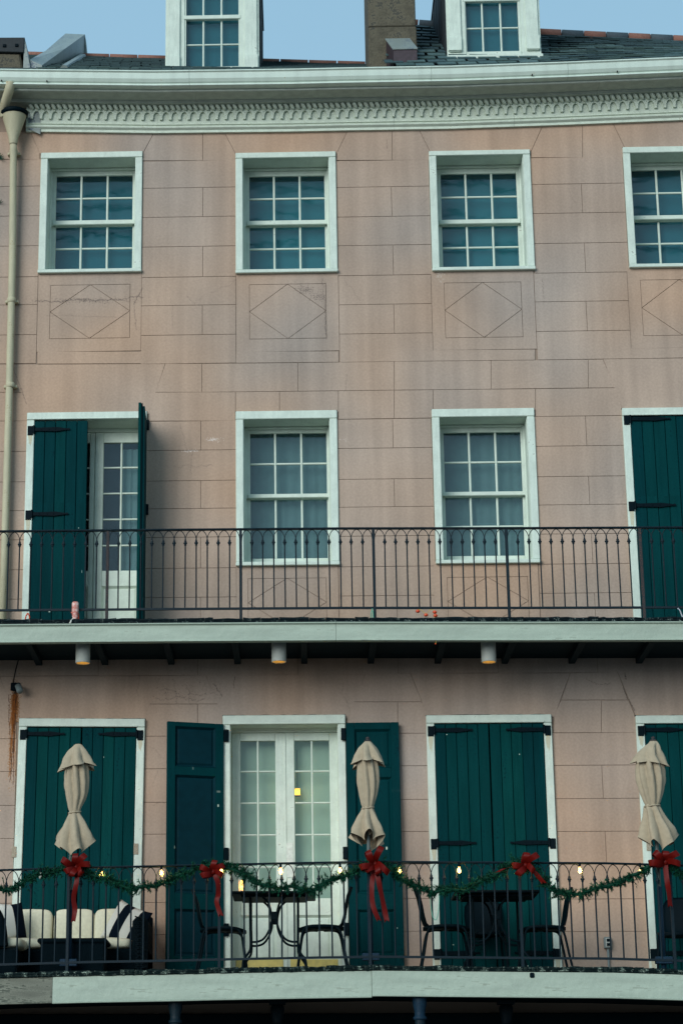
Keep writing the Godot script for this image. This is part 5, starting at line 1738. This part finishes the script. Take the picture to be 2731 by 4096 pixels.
func ribbon(pts: Array, wide: Array, width: float, notch := 0.0) -> Geo:
	# a band of stiff satin: two faces a millimetre apart
	var g := Geo.new(true)
	for face in [1.0, -1.0]:
		var rows := []
		for i in pts.size():
			var wd: Vector3 = wide[i].normalized() * width / 2
			var t: Vector3 = (pts[mini(i + 1, pts.size() - 1)] - pts[maxi(i - 1, 0)]).normalized()
			var n: Vector3 = t.cross(wd).normalized() * 0.0006 * face
			var mid: Vector3 = pts[i] + n * 4.0
			if notch > 0.0 and i == pts.size() - 1: mid -= t * notch
			var row := [pts[i] - wd + n, mid, pts[i] + wd + n]
			if face < 0.0: row.reverse()
			rows.append(row)
		g.sheet(rows)
	return g

func bow(label: String, at: Vector3, loops: Array, tails: Array, size: float):
	var b := thing("ribbon_bow", label, "bow", at, "red ribbon bows on the garland")
	for l in loops:          # [angle, length, lean out]
		var a: float = l[0]
		var dir := Vector3(cos(a), sin(a), l[2]).normalized()
		var side := Vector3(-sin(a), cos(a), 0)
		var nrm := dir.cross(side)
		var len: float = l[1] * size
		var pts := []
		var wide := []
		for i in 17:
			var t := i / 16.0 * TAU
			var u := (1.0 - cos(t)) / 2.0
			pts.append(dir * len * u + nrm * sin(t) * len * 0.27 * (0.4 + u) + side * 0.012 * sin(t * 1.5))
			wide.append(side * (0.55 + 0.45 * u) + nrm * 0.35 * sin(t + a))
		put(b, "loop", ribbon(pts, wide, 0.055 * size / 0.15), M.ribbon)
	for t in tails:          # list of offsets down the tail
		var pts := curve(t, 6)
		var wide := []
		for i in pts.size():
			var tw := 0.5 * sin(i * 0.33 + t[1].x * 40.0)
			wide.append(Vector3(cos(tw), 0.1, sin(tw)))
		put(b, "tail", ribbon(pts, wide, 0.05, 0.03), M.ribbon)
	var k := Geo.new(true)
	k.lathe([Vector2(0, -0.03), Vector2(0.022, -0.022), Vector2(0.028, 0.0), Vector2(0.022, 0.022), Vector2(0, 0.03)], Vector3(0, 0, 0.015), 10)
	put(b, "knot", k, M.ribbon)

func garland(label: String, path: Array, seed_: int):
	var r := RandomNumberGenerator.new()
	r.seed = seed_
	var g := thing("evergreen_garland", label, "garland", Vector3.ZERO)
	var line := curve(path, 8)
	var stem := Geo.new(true)
	stem.tube(line, 0.017, 7)
	put(g, "stem", stem, M.needle)
	var tone := [Geo.new(), Geo.new()]
	for i in line.size() - 1:
		var a: Vector3 = line[i]
		var b: Vector3 = line[i + 1]
		var t := (b - a).normalized()
		var n := int(a.distance_to(b) / 0.006) + 1
		for k in n:
			# a twig standing off the stem, set with needles
			var p := a.lerp(b, r.randf())
			var ang := r.randf() * TAU
			var s1 := t.cross(Vector3(0.1, 0.3, 1)).normalized()
			var s2 := t.cross(s1)
			var out := (s1 * cos(ang) + s2 * sin(ang) + t * r.randf_range(-0.9, 0.9)).normalized()
			var len := r.randf_range(0.02, 0.085)
			if r.randf() < 0.07: len *= 1.7
			for q in 30:
				var f := r.randf()
				var root := p + out * len * f
				var d := (out * r.randf_range(0.5, 1.1) + Vector3(r.randfn(), r.randfn(), r.randfn()) * 0.55).normalized()
				var nl := r.randf_range(0.02, 0.038)
				var sd := d.cross(Vector3(r.randfn(), r.randfn(), r.randfn())).normalized() * 0.0042
				tone[0 if r.randf() < 0.72 else 1].tri(root - sd, root + sd, root + d * nl)
	for k in 2:
		put(g, "needles", tone[k], [M.needle, M.needle_light][k]).set_meta("kind", "stuff")

func beads(label: String, path: Array, r: float, gap: float, m: Material, group := ""):
	var b := thing("bead_necklace", label, "beads", Vector3.ZERO, group)
	var prof := []
	for i in 5:
		var a := -PI / 2 + PI * i / 4
		prof.append(Vector2(cos(a) * r, sin(a) * r))
	var g := Geo.new(true)
	g.lathe(prof, Vector3.ZERO, 8)
	var ball := g.done()
	var line := curve(path, 8)
	var cord := Geo.new()
	cord.tube(line, 0.0018, 4)
	put(b, "cord", cord, m)
	var run := 0.0
	for i in line.size() - 1:
		var d: float = line[i].distance_to(line[i + 1])
		while run < d:
			put(b, "bead", ball, m, line[i].lerp(line[i + 1], run / d))
			run += gap
		run -= d

func decorations():
	var z := 1.53
	garland("evergreen garland looped along the lower railing from bow to bow",
		[Vector3(-3.259, 4.459, 1.53), Vector3(-2.998, 4.427, 1.53), Vector3(-2.868, 4.427, 1.53), Vector3(-2.74, 4.516, 1.53), Vector3(-2.568, 4.576, 1.53), Vector3(-2.439, 4.605, 1.53), Vector3(-2.31, 4.652, 1.53), Vector3(-2.179, 4.608, 1.53), Vector3(-2.07, 4.56, 1.53), Vector3(-1.94, 4.529, 1.53), Vector3(-1.831, 4.473, 1.53), Vector3(-1.701, 4.43, 1.53), Vector3(-1.572, 4.451, 1.53), Vector3(-1.443, 4.454, 1.53), Vector3(-1.336, 4.509, 1.53), Vector3(-1.189, 4.573, 1.53), Vector3(-1.056, 4.615, 1.53), Vector3(-0.944, 4.657, 1.53), Vector3(-0.84, 4.644, 1.53), Vector3(-0.767, 4.631, 1.53), Vector3(-0.668, 4.605, 1.53), Vector3(-0.547, 4.553, 1.53), Vector3(-0.496, 4.488, 1.53), Vector3(-0.372, 4.458, 1.53), Vector3(-0.217, 4.423, 1.53), Vector3(-0.119, 4.444, 1.53), Vector3(0.044, 4.409, 1.53), Vector3(0.156, 4.421, 1.53), Vector3(0.225, 4.489, 1.53), Vector3(0.341, 4.518, 1.53), Vector3(0.462, 4.565, 1.53), Vector3(0.571, 4.628, 1.53), Vector3(0.666, 4.658, 1.53), Vector3(0.837, 4.635, 1.53), Vector3(0.92, 4.549, 1.53), Vector3(1.009, 4.485, 1.53), Vector3(1.093, 4.451, 1.53), Vector3(1.203, 4.412, 1.53), Vector3(1.258, 4.369, 1.53), Vector3(1.322, 4.386, 1.53), Vector3(1.421, 4.415, 1.53), Vector3(1.587, 4.393, 1.53), Vector3(1.696, 4.465, 1.53), Vector3(1.865, 4.54, 1.53), Vector3(1.947, 4.583, 1.53), Vector3(2.057, 4.672, 1.53), Vector3(2.163, 4.65, 1.53), Vector3(2.329, 4.534, 1.53), Vector3(2.397, 4.436, 1.53), Vector3(2.492, 4.367, 1.53), Vector3(2.59, 4.375, 1.53), Vector3(2.708, 4.354, 1.53), Vector3(2.846, 4.408, 1.53), Vector3(3.031, 4.445, 1.53), Vector3(3.104, 4.458, 1.53), Vector3(3.179, 4.517, 1.53), Vector3(3.305, 4.563, 1.53), Vector3(3.401, 4.622, 1.53), Vector3(3.548, 4.664, 1.53), Vector3(3.646, 4.587, 1.53), Vector3(3.773, 4.518, 1.53)], 5)
	bow("red ribbon bow beside the umbrella pole over the sofa", Vector3(-2.236, 4.637, 1.57), [[0.95, 1.0, 0.5], [2.75, 1.05, 0.6], [0.25, 0.9, 0.4], [1.7, 0.85, 0.5], [3.7, 0.8, 0.6], [-1.9, 0.75, 0.7], [-0.9, 0.7, 0.6]],
		[[Vector3(0, 0, 0.01), Vector3(0.01, -0.12, 0.03), Vector3(-0.02, -0.3, 0.02), Vector3(-0.005, -0.42, 0.02), Vector3(-0.02, -0.54, 0.02)]], 0.165)
	bow("red ribbon bow left of the French-door table", Vector3(-0.882, 4.583, 1.57), [[0.6, 0.9, 0.5], [1.5, 0.8, 0.4], [2.9, 1.0, 0.6], [3.6, 0.9, 0.5], [-0.3, 0.75, 0.6]],
		[[Vector3(0, 0, 0.01), Vector3(0.045, -0.1, 0.03), Vector3(0.05, -0.22, 0.02), Vector3(0.035, -0.3, 0.02), Vector3(0.08, -0.44, 0.02)]], 0.15)
	bow("red ribbon bow with two long tails under the middle umbrella", Vector3(0.711, 4.652, 1.57), [[1.25, 1.15, 0.4], [2.2, 0.95, 0.5], [3.5, 1.05, 0.6], [-0.6, 1.1, 0.6], [-1.2, 0.8, 0.7], [-2.4, 0.85, 0.6]],
		[[Vector3(0, 0, 0.01), Vector3(-0.035, -0.2, 0.03), Vector3(-0.03, -0.4, 0.02), Vector3(0.03, -0.56, 0.02)], [Vector3(0, 0, 0.02), Vector3(0.035, -0.2, 0.04), Vector3(0.07, -0.38, 0.03), Vector3(0.105, -0.57, 0.03)]], 0.165)
	bow("red ribbon bow above the second table, tails trailing sideways", Vector3(2.18, 4.632, 1.57), [[0.75, 1.05, 0.5], [1.5, 0.8, 0.5], [3.3, 0.85, 0.5], [-2.2, 0.9, 0.6], [-0.6, 0.7, 0.6]],
		[[Vector3(0, 0, 0.01), Vector3(0.08, -0.06, 0.03), Vector3(0.13, -0.12, 0.02), Vector3(0.18, -0.18, 0.02)], [Vector3(0, 0, 0.01), Vector3(-0.1, -0.02, 0.04), Vector3(-0.2, -0.03, 0.03), Vector3(-0.28, -0.07, 0.02)]], 0.165)
	bow("red ribbon bow under the right-hand umbrella", Vector3(3.546, 4.654, 1.57), [[0.7, 1.0, 0.5], [2.5, 0.95, 0.5], [3.3, 1.1, 0.5], [-0.1, 0.95, 0.6], [1.6, 0.7, 0.5]],
		[[Vector3(0, 0, 0.01), Vector3(0.0, -0.15, 0.04), Vector3(0.015, -0.3, 0.03), Vector3(0.02, -0.44, 0.03)]], 0.165)
	# string of bulbs under the top rail
	var st := thing("string_light", "string of small warm bulbs hanging under the lower top rail", "string light")
	var spots := [Vector3(-2.594, 4.626, 1.51), Vector3(-1.992, 4.635, 1.51), Vector3(-1.396, 4.647, 1.51), Vector3(-0.804, 4.659, 1.51), Vector3(-0.218, 4.659, 1.51), Vector3(0.367, 4.658, 1.51), Vector3(0.951, 4.661, 1.51), Vector3(1.537, 4.66, 1.51), Vector3(2.127, 4.659, 1.51), Vector3(2.718, 4.654, 1.51), Vector3(3.307, 4.644, 1.51)]
	var cord := []
	for i in spots.size():
		cord.append(spots[i] + Vector3(0, 0.004, 0.018))
		if i < spots.size() - 1: cord.append((spots[i] + spots[i + 1]) / 2 + Vector3(0, 0.0, 0.018))
	var cg := Geo.new(true)
	cg.tube(curve(cord, 4), 0.004, 5)
	put(st, "cord", cg, M.iron_black)
	for i in spots.size():
		var p: Vector3 = spots[i] + Vector3(0, 0, 0.016)
		var so := Geo.new(true)
		so.lathe([Vector2(0.009, -0.03), Vector2(0.012, -0.026), Vector2(0.012, 0.0), Vector2(0.006, 0.014)], Vector3.ZERO, 10)
		put(st, "socket", so, M.iron_black, p)
		var bg := Geo.new(true)
		bg.lathe([Vector2(0.0, -0.098), Vector2(0.012, -0.094), Vector2(0.020, -0.08), Vector2(0.021, -0.068), Vector2(0.014, -0.045), Vector2(0.010, -0.03)], Vector3.ZERO, 14)
		if i == 0:
			put(st, "bulb", bg, M.stripe_white, p).set_meta("label", "unlit pale bulb")
			continue
		put(st, "bulb", bg, M.bulb_glass, p)
		var fg := Geo.new(true)
		fg.lathe([Vector2(0.0, -0.085), Vector2(0.006, -0.08), Vector2(0.006, -0.048), Vector2(0.0, -0.044)], Vector3.ZERO, 8)
		put(st, "filament", fg, M.filament, p)
		lit(st, p + Vector3(0, -0.065, 0), rgb(255, 190, 104), 0.02, 0.012)
	# cables over the street, mirrored in the upper panes
	for k in 3:
		var cb := thing("overhead_cable", ["lowest black cable strung over the street", "middle black cable strung over the street", "highest black cable strung over the street"][k], "cable", Vector3.ZERO, "cables over the street")
		var pts := []
		for i in 31:
			var u := i / 30.0 * 2.0 - 1.0
			pts.append(Vector3(u * 24.0 + 3.0, 15.2 + k * 0.75 + u * u * (2.2 + k * 0.4) + u * (k - 1) * 0.8, 7.0 + k * 0.5))
		var cg2 := Geo.new(true)
		cg2.tube(pts, 0.028, 6)
		put(cb, "cable", cg2, M.iron_black)
	# ferns rooted in the wall at the left edge
	for k in 3:
		var at: Vector3 = [Vector3(-3.467, 13.138, 0), Vector3(-3.455, 12.548, 0), Vector3(-3.401, 10.824, 0)][k]
		var f := thing("wall_fern", ["small dark fern on the wall left of the drainpipe hopper", "tiny dark fern on the wall left of the upper drainpipe", "small dark fern on the wall beside the lower panel row"][k], "plant", at, "ferns rooted in the wall")
		for i in 7:
			var g := Geo.new()
			var a := -0.6 + i * 0.42 + k
			var tip := Vector3(cos(a) * 0.07, sin(a) * 0.06 - 0.02, 0.05)
			for q in 8:
				var b := tip * (q + 1) / 8.0
				for sd in [-1, 1]:
					var side: Vector3 = Vector3(-sin(a), cos(a), 0.2) * sd * 0.018 * (1.0 - q / 10.0)
					g.tri(b - tip * 0.06, b + tip * 0.06, b + side + tip * 0.08)
			put(f, "frond", g, M.needle)
	# carnival beads
	var grp := "beads left on the upper railing"
	beads("orange bead strand hanging from the upper bottom rail beside the drainpipe", [Vector3(-2.851, 7.361, 1.06), Vector3(-2.869, 7.324, 1.06), Vector3(-2.867, 7.272, 1.06), Vector3(-2.843, 7.216, 1.06), Vector3(-2.831, 7.276, 1.06), Vector3(-2.832, 7.333, 1.06), Vector3(-2.851, 7.366, 1.06)], 0.0085, 0.015, M.bead_orange, grp)
	beads("orange bead strand draped on the pale pink object", [Vector3(-2.388, 7.366, 1.06), Vector3(-2.365, 7.342, 1.06), Vector3(-2.355, 7.267, 1.06), Vector3(-2.347, 7.342, 1.06), Vector3(-2.32, 7.361, 1.06), Vector3(-2.314, 7.286, 1.06)], 0.0085, 0.015, M.bead_orange, grp)
	beads("mint bead strand at the upper railing's third post", [Vector3(0.755, 7.373, 1.06), Vector3(0.741, 7.322, 1.06), Vector3(0.744, 7.256, 1.06), Vector3(0.752, 7.21, 1.06), Vector3(0.762, 7.275, 1.06), Vector3(0.76, 7.359, 1.06)], 0.007, 0.014, M.bead_teal, grp)
	beads("silver bead strand at the right edge of the upper railing", [Vector3(3.916, 7.347, 1.06), Vector3(3.933, 7.328, 1.06), Vector3(3.948, 7.281, 1.06), Vector3(3.963, 7.244, 1.06), Vector3(3.977, 7.318, 1.06)], 0.008, 0.015, M.bead_silver, grp)
	beads("thin teal bead loop hanging below the garland by the second table", [Vector3(1.255, 4.42, 1.53), Vector3(1.247, 4.293, 1.53), Vector3(1.26, 4.166, 1.53), Vector3(1.284, 4.111, 1.53), Vector3(1.311, 4.144, 1.53), Vector3(1.332, 4.271, 1.53), Vector3(1.336, 4.42, 1.53)], 0.005, 0.012, M.bead_teal)
	var pk := thing("pumpkin_garland", "yellow string of small orange pumpkins on the upper railing", "garland")
	var sg := Geo.new()
	sg.tube(curve([Vector3(1.224, 7.354, 1.1), Vector3(1.256, 7.349, 1.1), Vector3(1.309, 7.311, 1.1), Vector3(1.355, 7.352, 1.1), Vector3(1.4, 7.338, 1.1), Vector3(1.408, 7.296, 1.1), Vector3(1.374, 7.222, 1.1), Vector3(1.39, 7.143, 1.1), Vector3(1.405, 7.045, 1.1), Vector3(1.399, 6.98, 1.1)]), 0.0025, 4)
	put(pk, "string", sg, M.string_yellow)
	for p in [Vector3(1.224, 7.335, 1.1), Vector3(1.308, 7.294, 1.1), Vector3(1.399, 7.324, 1.1), Vector3(1.405, 7.287, 1.1), Vector3(1.374, 7.222, 1.1), Vector3(1.397, 6.985, 1.1)]:
		var g := Geo.new(true)
		var rows := []
		var rr := 0.021 if p.y > 7.119 else 0.008
		for j in 9:
			var v := -PI / 2 + PI * j / 8
			var row := []
			for i in 24:
				var a := TAU * i / 24
				var q := rr * cos(v) * (1.0 + 0.09 * cos(a * 8.0))
				row.append(Vector3(cos(a) * q, sin(v) * rr * 0.85, -sin(a) * q))
			rows.append(row)
		g.sheet(rows, true)
		put(pk, "pumpkin", g, M.bead_orange, p)
	# worn pink piece standing at the upper rail
	var wp := thing("pink_bottle", "worn pink and white object standing at the upper railing", "ornament", Vector3(-2.35, along(UPPER, -2.35).y, 1.07))
	var wg := Geo.new(true)
	wg.lathe([Vector2(0.0, 0.0), Vector2(0.03, 0.0), Vector2(0.027, 0.02), Vector2(0.034, 0.06), Vector2(0.037, 0.12), Vector2(0.036, 0.18), Vector2(0.028, 0.195), Vector2(0.0, 0.2)], Vector3.ZERO, 14)
	put(wp, "body", wg, M.pink_worn)
	var wl := Geo.new(true)
	wl.tube([Vector3(-0.01, 0.02, 0.0), Vector3(-0.035, -0.02, 0.05), Vector3(-0.045, -0.05, 0.055)], 0.012, 6)
	put(wp, "torn_flap", wl, M.stripe_white)
